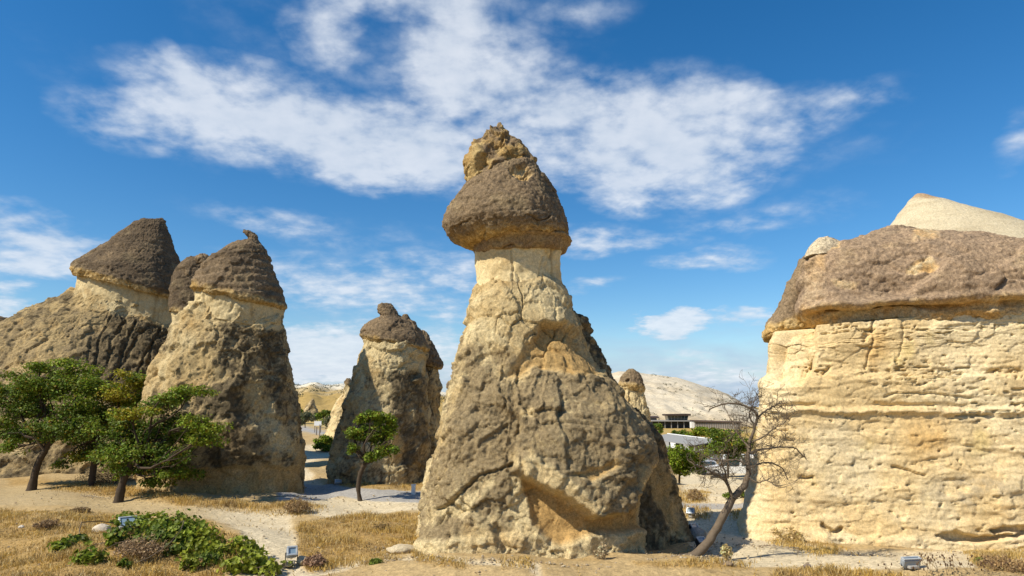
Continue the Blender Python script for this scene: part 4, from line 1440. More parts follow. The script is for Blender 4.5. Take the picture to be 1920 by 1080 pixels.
# ------------------------------------------------------------------ far hills
def hill(name, crest, Yc, Yf, Yb, colfn, rough, ds):
    """slope that climbs from Yf to its crest line at Yc; crest is given by photograph pixels"""
    cr = np.array(crest, float)
    w = P(cr[:, 0], cr[:, 1], Yc)
    ang, cz = w[:, 0] / Yc, w[:, 2]
    aa = np.linspace(ang[0], ang[-1], int((ang[-1] - ang[0]) * Yc / ds))
    yy = np.concatenate([np.linspace(Yf, Yc, int((Yc - Yf) / ds / 1.5)), np.linspace(Yc, Yb, 14)[1:]])
    A, Y = np.meshgrid(aa, yy)
    X = A * Y
    top = np.interp(A.ravel(), ang, cz)
    y = Y.ravel()
    x = X.ravel()
    g0 = gh(x, np.full_like(x, Yf)) - 1.0
    t = np.clip((y - Yf) / (Yc - Yf), 0, 1)
    shape = t ** 0.85
    z = g0 + (top - g0) * shape
    z = np.where(y > Yc, top + (-8 - top) * sstep(0, 1, (y - Yc) / (Yb - Yc)), z)
    p = np.stack([x, y, z], 1)
    q2 = p * np.array([1, 1, 0])
    fade = sstep(0, 0.12, t) * (0.35 + 0.65 * np.sin(np.pi * np.clip(t, 0, 1)))
    z2 = rough * fade * (billow(q2, np.array([0.030, 0.009, 1]), 4, 0.55, 3.0) * -2.2 + 0.6 + 1.1 * fbm(q2, 0.02, 4, 0.55, 8.0) + 0.35 * fbm(q2, 0.12, 3, 0.6, 8.5))
    p[:, 2] += z2 + 0.10 * rough * fbm(q2, 0.35, 3, 0.6, 4.0)
    col = colfn(p, t)
    nr, nc = X.shape
    j, i = np.meshgrid(np.arange(nr - 1), np.arange(nc - 1), indexing='ij')
    f = np.stack([j * nc + i, j * nc + i + 1, (j + 1) * nc + i + 1, (j + 1) * nc + i], -1).reshape(-1, 4)
    return tag(mesh_obj(name, p, f, 'hill', col=col), kind='structure'), p, t


def col_right(p, t):
    a = fbm(p, np.array([0.02, 0.008, 0.25]), 5, 0.65, 3.0)
    b = fbm(p, np.array([0.10, 0.06, 0.5]), 4, 0.65, 5.0)
    c = mixc(np.array([0.60, 0.52, 0.38]), np.array([0.48, 0.40, 0.275]), sstep(-0.2, 0.35, a + 0.3 * b))
    c = mixc(c, np.array([0.62, 0.55, 0.42]), sstep(0.2, 0.5, fbm(p, np.array([0.03, 0.012, 0.1]), 4, 0.6, 9.0)) * 0.8)
    c = mixc(c, np.array([0.22, 0.18, 0.10]), 0.75 * sstep(0.38, 0.55, b + 0.25 * a))
    c = mixc(c, np.array([0.48, 0.34, 0.16]), 0.6 * (1 - sstep(0.02, 0.25, t + 0.1 * a)))
    return np.clip(c, 0.03, 0.8)


def col_left(p, t):
    a = fbm(p, np.array([0.02, 0.008, 0.12]), 5, 0.65, 3.5)
    b = fbm(p, np.array([0.09, 0.05, 0.3]), 4, 0.65, 5.5)
    w = sstep(0.30, 0.55, t + 0.18 * a + 0.1 * b)
    c = mixc(np.array([0.38, 0.26, 0.085]), np.array([0.60, 0.54, 0.41]), w)
    c = mixc(c, np.array([0.68, 0.64, 0.55]), 0.8 * sstep(0.70, 0.9, t + 0.1 * b))
    c = mixc(c, np.array([0.16, 0.15, 0.06]), 0.85 * sstep(0.20, 0.36, b + 0.2 * a) * sstep(0.3, 0.45, t))
    return np.clip(c, 0.03, 0.8)


HILL_R, HR_P, HR_T = hill('hill', [(1020, 800), (1060, 770), (1100, 736), (1135, 704), (1160, 697), (1180, 696), (1215, 701), (1270, 709), (1305, 718), (1335, 728), (1365, 738), (1395, 756), (1420, 768), (1480, 790), (1600, 800), (2200, 800), (2900, 800)],
                          560, 335, 900, col_right, 3.0, 1.6)
HILL_L, HL_P, HL_T = hill('hill', [(-1400, 735), (-500, 735), (300, 728), (480, 724), (540, 721), (562, 723), (590, 718), (597, 720), (610, 723), (640, 722), (665, 721), (700, 726), (800, 735), (900, 742), (1060, 765)],
                          760, 245, 1100, col_left, 5.0, 2.6)


# ------------------------------------------------------------------ foliage helpers
def leaf_cloud(centers, radii, n, size, rng, flat=0.6, normal_up=0.5, gaps=0.0, gapscale=1.2, lobed=False):
    """n leaves spread through overlapping ellipsoids; returns vertices, triangles, owner, centre"""
    centers, radii = np.asarray(centers, float), np.asarray(radii, float)
    vol = radii[:, 0] * radii[:, 1] * radii[:, 2]
    pr = vol ** 0.75
    pr = pr / pr.sum()
    n0 = int(n * 2.2)
    own = rng.choice(len(centers), n0, p=pr)
    d = rng.normal(size=(n0, 3))
    d /= np.linalg.norm(d, axis=1, keepdims=True)
    r = rng.random(n0) ** 0.45 * (1 + 0.22 * np.abs(rng.normal(size=n0)))
    c = centers[own] + d * r[:, None] * radii[own]
    if gaps > 0:
        g = fbm(c, gapscale, 3, 0.6, 7.7) + 0.12 * rng.normal(size=len(c))
        keep = g > np.quantile(g, gaps)
    else:
        keep = np.ones(len(c), bool)
    c, own, d = c[keep][:n], own[keep][:n], d[keep][:n]
    n = len(c)
    nrm = d * (1 - normal_up) + np.array([0, 0, 1.0]) * normal_up + rng.normal(size=(n, 3)) * 0.45
    nrm /= np.linalg.norm(nrm, axis=1, keepdims=True)
    t = np.cross(nrm, rng.normal(size=(n, 3)))
    t /= np.linalg.norm(t, axis=1, keepdims=True) + 1e-9
    b = np.cross(nrm, t)
    s = size * (0.6 + 0.8 * rng.random(n))[:, None]
    if lobed:
        ang = np.array([0, 0.62, 1.15, 1.9, 2.5, 3.78, 4.38, 5.13, 5.66])
        rad = np.array([1.0, 0.62, 0.95, 0.6, 0.75, 0.75, 0.6, 0.95, 0.62])
        vs = [c - 0.1 * s * nrm]
        for a_, r_ in zip(ang, rad):
            vs.append(c + s * 0.62 * r_ * (math.cos(a_) * t + math.sin(a_) * b) + nrm * s * 0.12 * (r_ - 0.6))
        v = np.stack(vs, 1).reshape(-1, 3)
        k = np.arange(n)[:, None] * 10
        tri = np.concatenate([np.concatenate([k, k + 1 + i, k + 1 + (i + 1) % 9], 1) for i in range(9)])
        per = 10
    else:
        fold = nrm * s * 0.16
        v = np.stack([c - t * s * 0.62, c + b * s * 0.36 + fold, c + t * s * 0.62, c - b * s * 0.36 + fold], 1).reshape(-1, 3)
        k = np.arange(n)[:, None] * 4
        tri = np.concatenate([np.concatenate([k, k + 1, k + 2], 1), np.concatenate([k, k + 2, k + 3], 1)])
        per = 4
    return v, tri, own, c, per


def branchy(mb, a, b, r0, r1, rng, bend=0.12, n=6, sides=6):
    a, b = np.asarray(a, float), np.asarray(b, float)
    L = np.linalg.norm(b - a)
    t = np.linspace(0, 1, n)[:, None]
    pts = a * (1 - t) + b * t
    w = rng.normal(size=3) * L * bend
    w2 = rng.normal(size=3) * L * bend * 0.5
    pts = pts + np.sin(t * math.pi) * w + np.sin(t * 2 * math.pi) * w2
    mb.tube(pts, np.linspace(r0, r1, n), sides)
    return pts


def leafy_tree(name, label, cat, Y, trunk, clusters, nleaf, lsize, seed, tones, group=None, gaps=0.35, depth=0.9, mat='bark', sprays=8, gapscale=1.2, up=0.5):
    rng = np.random.default_rng(seed)
    tp = np.array([P(a, b, Y) for a, b, w in trunk])
    tw = np.array([w for a, b, w in trunk]) * Y / FPX / 2
    gz = float(gh(tp[0, 0], Y))
    tp[0, 2] = gz - 0.15
    root = empty(name, (tp[0, 0], Y, gz), label, cat, group)
    mb = MB()
    n = len(tp)
    tt = np.linspace(0, n - 1, n * 4)
    pts = np.stack([np.interp(tt, np.arange(n), tp[:, k]) for k in range(3)], 1)
    for _ in range(2):
        pts[1:-1] = 0.25 * pts[:-2] + 0.5 * pts[1:-1] + 0.25 * pts[2:]
    rad = np.interp(tt, np.arange(n), tw) * (1 + 0.08 * rng.normal(size=len(tt)))
    rad[0] *= 1.35
    mb.tube(pts, rad, 10)
    cs, rs, tn = [], [], []
    mean = np.mean([c[2] for c in clusters]) * Y / FPX
    for (cx, cy, rx, ry, tone) in clusters:
        dy = rng.uniform(-1, 1) * mean * depth * 1.3
        c = P(cx, cy, Y + dy)
        cs.append(c)
        rs.append((rx * Y / FPX, max(rx, ry) * Y / FPX * depth, ry * Y / FPX))
        tn.append(tone)
    # every bough ends in several flat leaf sprays
    sc, sr, stn = [], [], []
    for c, r, t in zip(cs, rs, tn):
        for k in range(sprays):
            d = rng.normal(size=3)
            d /= np.linalg.norm(d)
            c2 = c + d * np.array(r) * (0.35 + 0.6 * rng.random())
            f = rng.uniform(0.42, 0.66)
            sc.append(c2)
            sr.append((r[0] * f, r[1] * f, max(0.14, r[2] * f * 0.85)))
            stn.append(t if rng.random() < 0.8 else rng.choice(['g', 'l', 'd']))
    ends_done = []
    for c, r in zip(cs, rs):
        start = pts[rng.integers(int(len(pts) * 0.65), len(pts))]
        bp = branchy(mb, start, c - np.array([0, 0, r[2] * 0.3]), rad[-1] * 0.75, max(0.012, rad[-1] * 0.28), rng, 0.10, 7, 6)
        i0 = len(ends_done)
        for e in sc[i0 * sprays:(i0 + 1) * sprays]:
            s = bp[rng.integers(2, 7)]
            branchy(mb, s, e, max(0.008, rad[-1] * 0.25), 0.004, rng, 0.12, 5, 4)
        ends_done.append(1)
    mb.build('trunk', mat, root, smooth=True)
    v, tri, own, c, per = leaf_cloud(sc, sr, nleaf, lsize, rng, normal_up=up, gaps=gaps * 0.6, gapscale=gapscale)
    pal = np.array([tones[t] for t in stn])
    col = pal[own] * (1 + 0.28 * rng.normal(size=(len(c), 1))) * (1 + 0.08 * rng.normal(size=(len(c), 3)))
    sw = rng.random(len(c)) < 0.06
    col[sw] = np.array([0.24, 0.17, 0.02]) * (0.7 + 0.6 * rng.random((sw.sum(), 1)))
    col = np.repeat(np.clip(col, 0.008, 0.5), per, axis=0)
    tag(mesh_obj('crown', v, tri, 'leaf', root, col=col, smooth=False), kind='stuff')
    return root


TONES = dict(g=(0.145, 0.20, 0.018), d=(0.10, 0.15, 0.016), y=(0.30, 0.27, 0.02), l=(0.20, 0.26, 0.022), o=(0.15, 0.16, 0.085), b=(0.20, 0.27, 0.02))


def trees():
    leafy_tree('leafy_tree', 'rounded green tree with slanting forked trunk before the broad grey flank', 'tree', 33.0,
               [(60, 908, 15), (66, 885, 12), (74, 862, 11), (88, 840, 10), (100, 800, 7)],
               [(112, 692, 50, 20, 'l'), (50, 716, 46, 24, 'g'), (145, 724, 44, 26, 'g'), (92, 738, 46, 30, 'g'), (8, 742, 40, 24, 'd'), (58, 772, 52, 26, 'd'), (128, 772, 50, 28, 'g'),
                (-6, 788, 40, 22, 'g'), (38, 814, 42, 20, 'd'), (102, 812, 46, 22, 'd'), (165, 748, 26, 20, 'l'), (22, 838, 28, 12, 'g'), (150, 800, 36, 24, 'd'), (-30, 730, 30, 20, 'g'), (75, 690, 30, 12, 'l')],
               25000, 0.11, 11, TONES, gaps=0.70, gapscale=1.9)
    leafy_tree('leafy_tree', 'spreading green tree with short dark trunk in front of the horned chimney', 'tree', 27.4,
               [(222, 934, 16), (228, 912, 14), (234, 892, 13), (246, 868, 10), (262, 840, 7)],
               [(222, 800, 40, 26, 'g'), (262, 826, 50, 30, 'g'), (302, 800, 50, 30, 'd'), (345, 806, 46, 24, 'g'), (390, 816, 36, 20, 'l'), (300, 762, 40, 16, 'g'), (250, 852, 52, 26, 'g'), (206, 846, 30, 22, 'd'),
                (330, 846, 44, 20, 'd'), (352, 738, 40, 17, 'l'), (264, 878, 46, 17, 'g'), (345, 886, 42, 11, 'g'), (300, 868, 38, 14, 'd'), (258, 778, 36, 13, 'y'), (322, 744, 30, 13, 'g'), (290, 905, 30, 7, 'g'), (375, 790, 26, 14, 'l'), (225, 880, 24, 16, 'l')],
               26000, 0.10, 12, TONES, gaps=0.70, gapscale=2.1)
    leafy_tree('leafy_tree', 'yellowing tree standing in shade between two greener trees', 'tree', 34.0,
               [(172, 900, 12), (176, 870, 10), (184, 830, 8), (200, 790, 6)],
               [(252, 714, 38, 20, 'y'), (214, 738, 34, 22, 'y'), (184, 766, 34, 26, 'g'), (206, 792, 40, 26, 'd'), (150, 856, 32, 13, 'y'), (194, 848, 34, 20, 'd'), (172, 820, 40, 24, 'd'), (240, 750, 30, 20, 'g'), (268, 740, 24, 20, 'g'), (125, 866, 20, 10, 'l')],
               13000, 0.11, 13, TONES, gaps=0.7, gapscale=1.9)
    leafy_tree('leafy_tree', 'small young green tree with thin bent trunk beside the paved path', 'tree', 29.4,
               [(676, 941, 10), (671, 915, 8), (675, 888, 8), (686, 866, 8), (692, 850, 6)],
               [(708, 780, 26, 11, 'l'), (682, 786, 20, 11, 'l'), (668, 810, 20, 15, 'g'), (726, 802, 18, 17, 'b'), (700, 826, 30, 13, 'g'), (726, 846, 18, 13, 'l'), (660, 840, 11, 9, 'g'), (690, 808, 22, 12, 'd'), (704, 858, 16, 8, 'g'), (732, 826, 9, 8, 'l')],
               7800, 0.10, 14, TONES, gaps=0.55, gapscale=2.4)
    # far trees seen through the gaps
    far = [
        ('round bright green tree at the foot of the tall chimney by the car park', 46.0, [(1273, 902, 4), (1274, 885, 3.5), (1278, 868, 3)], [(1268, 862, 22, 24, 'b'), (1288, 850, 24, 20, 'b'), (1302, 868, 22, 18, 'l'), (1274, 884, 18, 12, 'l'), (1316, 854, 18, 16, 'l'), (1258, 846, 14, 12, 'b')], 5600, 0.13, 'bark'),
        ('dark green tree behind the bare tree and above the parked cars', 60.0, [(1364, 888, 4), (1365, 865, 3.5), (1366, 845, 3)], [(1350, 830, 22, 16, 'd'), (1372, 822, 26, 16, 'g'), (1392, 834, 20, 16, 'd'), (1362, 846, 34, 14, 'd'), (1338, 842, 16, 12, 'g')], 4200, 0.16, 'bark'),
        ('broad yellow green tree behind the market roof', 172.0, [(1312, 838, 2), (1312, 826, 1.6), (1312, 818, 1.2)], [(1302, 812, 14, 8, 'l'), (1318, 808, 16, 8, 'b'), (1330, 813, 13, 7, 'l'), (1342, 812, 14, 8, 'd')], 2600, 0.42, 'bark'),
        ('small dark round tree behind the market roof', 178.0, [(1275, 832, 1.6), (1275, 822, 1.4), (1275, 815, 1)], [(1272, 811, 9, 7, 'd'), (1282, 813, 8, 6, 'd')], 1200, 0.4, 'bark'),
        ('dark tree below the small slanted roof hut', 210.0, [(1232, 822, 1.6), (1232, 812, 1.4), (1232, 804, 1)], [(1232, 800, 9, 8, 'd'), (1226, 806, 8, 8, 'd'), (1238, 806, 6, 6, 'g')], 1200, 0.45, 'bark'),
        ('grey green olive tree beside the horned chimney edge', 138.0, [(572, 806, 2), (572, 796, 1.6), (573, 788, 1.2)], [(568, 786, 11, 9, 'o'), (580, 784, 11, 9, 'o'), (574, 778, 9, 6, 'o')], 2200, 0.3, 'bark_grey'),
        ('grey green olive tree beside the squat chimney edge', 130.0, [(622, 812, 2), (622, 798, 1.6), (622, 790, 1.2)], [(614, 790, 12, 11, 'o'), (628, 786, 13, 11, 'o'), (622, 800, 14, 9, 'o'), (634, 798, 9, 10, 'o')], 3000, 0.3, 'bark_grey'),
        ('dark green bush between two olive trees behind white sign', 168.0, [(606, 800, 2), (606, 790, 1.6), (606, 782, 1)], [(604, 776, 10, 6, 'd'), (596, 782, 8, 7, 'd'), (612, 774, 8, 6, 'd')], 1800, 0.36, 'bark'),
        ('dark green bush at the dark edge of the horned chimney', 160.0, [(560, 800, 2), (560, 790, 1.6), (560, 780, 1)], [(556, 780, 9, 9, 'd'), (562, 774, 8, 6, 'g')], 1600, 0.36, 'bark'),
    ]
    for k, (lab, Y, tr, cl, n, ls, bk) in enumerate(far):
        leafy_tree('leafy_tree', lab, 'tree', Y, tr, cl, n, ls, 40 + k, TONES, gaps=0.25, mat=bk, gapscale=1.2 * 30 / Y + 0.2)
    leafy_tree('green_bush', 'bright green bush on the mound beside the squat chimney', 'bush', 56.0, [(606, 846, 3), (606, 840, 2.5), (606, 834, 2)], [(598, 832, 10, 8, 'b'), (612, 826, 12, 10, 'l'), (606, 836, 15, 7, 'g'), (618, 836, 8, 8, 'b')], 2600, 0.15, 61, TONES, gaps=0.2)


trees()


def hill_scrub():
    rng = np.random.default_rng(91)
    for hp, ht, n, lo, size, lab in ((HR_P, HR_T, 420, 0.05, 0.9, 'low dark scrub dotted over the cream hillside'), (HL_P, HL_T, 900, 0.12, 1.5, 'low dark scrub dotted over the far white hills')):
        clump = fbm(hp * np.array([1, 1, 0]), np.array([0.02, 0.012, 1]), 3, 0.6, 5.0)
        ang = hp[:, 0] / hp[:, 1]
        ok = np.where((ht > lo) & (ht < 0.99) & (clump > 0.02) & (ang > -0.36) & (ang < 0.42))[0]
        pick = rng.choice(ok, min(n, len(ok)), replace=False)
        c = hp[pick] + np.array([0, 0, 0.3 * size])
        r = size * (0.5 + 0.8 * rng.random((len(c), 1))) * np.array([[1.3, 1.3, 0.6]])
        v, tri, own, cc, per = leaf_cloud(c, r, len(c) * 14, size * 0.45, rng, normal_up=0.3)
        col = np.repeat(np.array([0.085, 0.085, 0.035]) * (1 + 0.35 * rng.normal(size=(len(cc), 1))), per, axis=0)
        tag(mesh_obj('scrub', v, tri, 'leaf', col=np.clip(col, 0.02, 0.3), smooth=False), lab, 'scrub', kind='stuff')


hill_scrub()


# ---- leaning bare tree
def bare_tree():
    rng = np.random.default_rng(5)
    Y = 18.0
    limbs = [
        ([(1280, 1052), (1300, 1044), (1330, 1016), (1352, 976), (1374, 934)], 19, 13, 0),
        ([(1374, 934), (1396, 912), (1404, 888), (1402, 862), (1405, 830)], 13, 7, 0.3),
        ([(1374, 936), (1364, 905), (1346, 890), (1322, 878), (1300, 870)], 6, 2.5, -0.5),
        ([(1364, 905), (1358, 880), (1352, 868)], 4, 2, -0.8),
        ([(1405, 830), (1416, 800), (1422, 778), (1408, 766), (1385, 756), (1355, 757), (1330, 768)], 6, 2.2, -0.2),
        ([(1404, 850), (1430, 842), (1462, 838), (1490, 838), (1512, 862)], 5, 1.6, 0.4),
        ([(1420, 785), (1434, 770), (1452, 762), (1464, 752)], 4, 1.6, 0.5),
        ([(1400, 880), (1425, 868), (1450, 868), (1470, 880), (1476, 900)], 4, 1.4, 0.8),
        ([(1402, 872), (1380, 860), (1355, 866), (1330, 860), (1310, 848)], 4, 1.5, 0.6),
        ([(1416, 800), (1404, 780), (1412, 755), (1420, 738)], 3.5, 1.4, 0.1),
        ([(1406, 840), (1385, 815), (1372, 790), (1362, 770)], 3.5, 1.4, 0.9),
        ([(1408, 830), (1438, 815), (1455, 800), (1470, 795)], 3.5, 1.4, -0.7),
        ([(1403, 895), (1420, 905), (1440, 900), (1455, 912)], 3, 1.2, -0.5),
    ]
    root = empty('bare_tree', ground_px(1292, 1048), 'leaning leafless tree with twisted trunk between the tall chimney and block', 'tree')
    trunk, twigs = MB(), MB()

    def spawn(a, d, L, r, lev):
        n = 6
        pts = [a]
        dd = d / np.linalg.norm(d)
        for k in range(n):
            dd = dd + rng.normal(size=3) * 0.20 + np.array([0, 0, 0.03])
            dd /= np.linalg.norm(dd)
            pts.append(pts[-1] + dd * L / n)
        pts = np.array(pts)
        twigs.tube(pts, np.linspace(r, max(0.0035, r * 0.4), n + 1), 4 if r > 0.008 else 3)
        if lev > 0:
            for k in range(rng.integers(3, 6)):
                i = rng.integers(1, n + 1)
                side = rng.normal(size=3)
                spawn(pts[i], dd * 0.6 + side * 0.75 + np.array([0, 0, 0.12]), L * rng.uniform(0.4, 0.75), max(0.0035, r * 0.6), lev - 1)

    for li, (pl, w0, w1, dy) in enumerate(limbs):
        n = len(pl)
        yy = Y + np.linspace(0, 1, n) * dy
        pts = np.array([P(a, b, y) for (a, b), y in zip(pl, yy)])
        if li == 0:
            pts[0, 2] = min(pts[0, 2], float(gh(pts[0, 0], Y)) - 0.05)
        tt = np.linspace(0, n - 1, n * 5)
        q = np.stack([np.interp(tt, np.arange(n), pts[:, k]) for k in range(3)], 1)
        for _ in range(3):
            q[1:-1] = 0.25 * q[:-2] + 0.5 * q[1:-1] + 0.25 * q[2:]
        q[1:-1] += rng.normal(size=(len(q) - 2, 3)) * 0.008
        r = np.linspace(w0, w1, len(q)) * Y / FPX / 2 * (1 + 0.05 * rng.normal(size=len(q)))
        if li == 0:
            r[:4] *= np.array([1.5, 1.3, 1.15, 1.05])
        trunk.tube(q, r, 12 if li < 2 else 6)
        if li >= 2:
            for k in range(2 + int(n * 2.2)):
                i = rng.integers(3, len(q))
                T = q[min(i + 1, len(q) - 1)] - q[i - 1]
                T /= np.linalg.norm(T) + 1e-9
                spawn(q[i], T * 0.5 + rng.normal(size=3) * np.array([0.8, 0.9, 0.8]) + np.array([0, 0, 0.15]), rng.uniform(0.22, 0.62), rng.uniform(0.006, 0.012), 2)
    trunk.build('trunk', 'bark_grey', root, smooth=True)
    tag(twigs.build('twig', 'bark_grey', root, smooth=True), kind='stuff')


bare_tree()


# ------------------------------------------------------------------ dry grass
def blades(pos, h, lean, width, col, rng):
    n = len(pos)
    a = rng.uniform(0, 2 * math.pi, n)
    side = np.stack([np.cos(a), np.sin(a), 0 * a], 1) * width[:, None] / 2
    b = rng.uniform(0, 2 * math.pi, n)
    ld = np.stack([np.cos(b), np.sin(b), 0 * b], 1)
    mid = pos + ld * (lean * h * 0.35)[:, None] + np.array([0, 0, 1.0]) * (h * 0.6)[:, None]
    tip = pos + ld * (lean * h)[:, None] + np.array([0, 0, 1.0]) * (h * (1 - 0.35 * lean))[:, None]
    v = np.stack([pos - side, pos + side, mid + side * 0.7, mid - side * 0.7, tip], 1).reshape(-1, 3)
    k = np.arange(n)[:, None] * 5
    q = np.concatenate([k, k + 1, k + 2, k + 3], 1)
    t = np.concatenate([k + 3, k + 2, k + 4], 1)
    return v, q, t, np.repeat(col, 5, axis=0)


def dry_grass():
    rng = np.random.default_rng(21)
    N = 1000000
    x = rng.uniform(-22, 19, N)
    y = 13.5 + 27 * rng.random(N) ** 1.3
    p = np.stack([x, y, gh(x, y)], 1)
    px, py = proj(p)
    ok = (px > -40) & (px < 1960) & (py < 1110)
    p = p[ok]
    path, paved, grass = ground_masks(p)
    clump = fbm(p * np.array([1, 1, 0]), 1.1, 4, 0.65, 33.0)
    dens = grass * (0.25 + 0.75 * sstep(-0.25, 0.2, clump)) * 0.62 + 0.05 * (1 - path) * sstep(0.15, 0.35, clump) + 0.004
    dens *= (1 - paved)
    keep = rng.random(len(p)) < dens * 0.95
    p, clump, grass = p[keep], clump[keep], grass[keep]
    n = len(p)
    p2 = p * np.array([1, 1, 0])
    tall = sstep(-0.1, 0.5, fbm(p2, 0.7, 3, 0.6, 44.0) + 0.3 * clump)
    h = (0.09 + 0.30 * tall * rng.random(n) + 0.06 * rng.random(n)) * (0.55 + 0.45 * grass)
    tone = fbm(p2, 0.8, 4, 0.6, 55.0)
    col = mixc(np.array([0.54, 0.36, 0.085]), np.array([0.42, 0.29, 0.10]), sstep(-0.3, 0.3, tone))
    col = mixc(col, np.array([0.20, 0.135, 0.065]), 0.85 * sstep(0.02, 0.38, fbm(p2, 1.2, 4, 0.65, 65.0)))
    col = mixc(col, np.array([0.60, 0.48, 0.24]), (rng.random(n) < 0.25) * 0.8)
    col *= 1 + 0.18 * rng.normal(size=(n, 1))
    v, q, t, c = blades(p - np.array([0, 0, 0.03]), h, rng.uniform(0.2, 1.1, n), 0.011 + 0.012 * rng.random(n), np.clip(col, 0.03, 0.8), rng)
    o = mesh_obj('dry_grass', v, [q, t], 'grass', col=c, smooth=False)
    tag(o, 'dry golden straw and weeds covering the ground round the rocks', 'grass', kind='stuff')


dry_grass()


def dry_bush(name, label, px, py, rpx, hpx, n, col, seed, green=0.0, group=None):
    rng = np.random.default_rng(seed)
    g = ground_px(px, py)
    s = g[1] / FPX
    root = empty(name, g, label, 'bush', group)
    mb = MB()
    R, H = rpx * s, hpx * s
    ends = []
    for k in range(n):
        a = rng.uniform(0, 2 * math.pi)
        rr = R * math.sqrt(rng.random())
        e = g + np.array([math.cos(a) * rr, math.sin(a) * rr, H * (1 - 0.6 * (rr / R) ** 2) * rng.uniform(0.6, 1.1)])
        st = g + np.array([math.cos(a) * rr * 0.25, math.sin(a) * rr * 0.25, -0.04])
        st[2] = float(gh(st[0], st[1])) - 0.03
        pts = branchy(mb, st, e, 0.007, 0.004, rng, 0.10, 5, 3)
        for j in range(3):
            m = pts[rng.integers(2, 5)]
            branchy(mb, m, m + rng.normal(size=3) * np.array([0.25, 0.25, 0.2]) * R + np.array([0, 0, 0.12 * H]), 0.005, 0.003, rng, 0.1, 4, 3)
        ends.append(e)
    mb.build('stem', plain_mat(name + '_stem', col, 0.9, 0, 0.1, 0.3, 5), root)
    ends = np.array(ends)
    v, tri, own, c, per = leaf_cloud(ends, np.full((len(ends), 3), max(0.06, R * 0.16)), n * 10, 0.05 if not green else 0.07, rng, normal_up=0.2)
    base = np.array(col) * 1.5 if not green else np.array([0.15, 0.20, 0.03])
    cc = np.repeat(np.clip(base * (1 + 0.3 * rng.normal(size=(len(c), 1))), 0.02, 0.6), per, axis=0)
    tag(mesh_obj('leaves', v, tri, 'leaf', root, col=cc, smooth=False), kind='stuff')


def bushes():
    B = (0.22, 0.15, 0.075)
    G = (0.34, 0.24, 0.09)
    dry_bush('dry_bush', 'dry brown bush on the sand beyond the bare tree', 1303, 938, 14, 20, 46, B, 1)
    dry_bush('green_bush', 'low yellow green bush just behind the bare tree trunk', 1366, 934, 11, 9, 40, (0.2, 0.2, 0.06), 2, green=1)
    dry_bush('green_bush', 'low yellow green bush against the shaded corner of the block', 1391, 932, 9, 9, 36, (0.2, 0.2, 0.06), 3, green=1)
    dry_bush('dry_bush', 'tangled brown bush where the path meets the horned chimney', 556, 962, 24, 24, 80, B, 4)
    dry_bush('dry_bush', 'straw coloured bush at the foot of the block near its shaded corner', 1480, 1012, 34, 22, 90, G, 5)
    dry_bush('dry_bush', 'straw tuft at the roots of the bare tree', 1362, 1048, 8, 24, 36, (0.46, 0.34, 0.16), 6)
    dry_bush('dry_bush', 'purplish brown thistle bush beside the small cube floodlight', 590, 1062, 18, 18, 60, (0.22, 0.14, 0.09), 7)
    dry_bush('dry_bush', 'brown weed bush above the white stone near the creeper', 90, 990, 22, 14, 50, (0.20, 0.135, 0.07), 8)
    dry_bush('dry_bush', 'dead vine tangle in the middle of the creeper', 268, 1040, 46, 26, 110, (0.26, 0.18, 0.10), 9)
    dry_bush('dry_bush', 'dark dry weed beside the dirt track under the spreading tree', 150, 962, 18, 8, 40, (0.18, 0.12, 0.06), 10)
    dry_bush('dry_bush', 'pale dead stalks at the foot of the tall chimney', 1128, 1050, 12, 26, 30, (0.36, 0.28, 0.17), 11)
    dry_bush('dry_bush', 'brown weed patch on the sand before the block foot', 1880, 1064, 40, 14, 90, (0.27, 0.18, 0.085), 12)
    dry_bush('green_bush', 'small grey green rosette in the weeds before the block', 1840, 1056, 9, 6, 24, (0.14, 0.17, 0.09), 13, green=1)
    dry_bush('green_bush', 'small dark green weed on the golden grass', 705, 1058, 9, 6, 24, (0.12, 0.12, 0.05), 14, green=1)
    dry_bush('dry_bush', 'dark dead brush under the shaded trees', 215, 905, 60, 24, 130, (0.16, 0.11, 0.055), 15)
    dry_bush('dry_bush', 'dark weed on the golden patch beside the path', 715, 994, 16, 8, 40, (0.20, 0.14, 0.06), 16)


bushes()


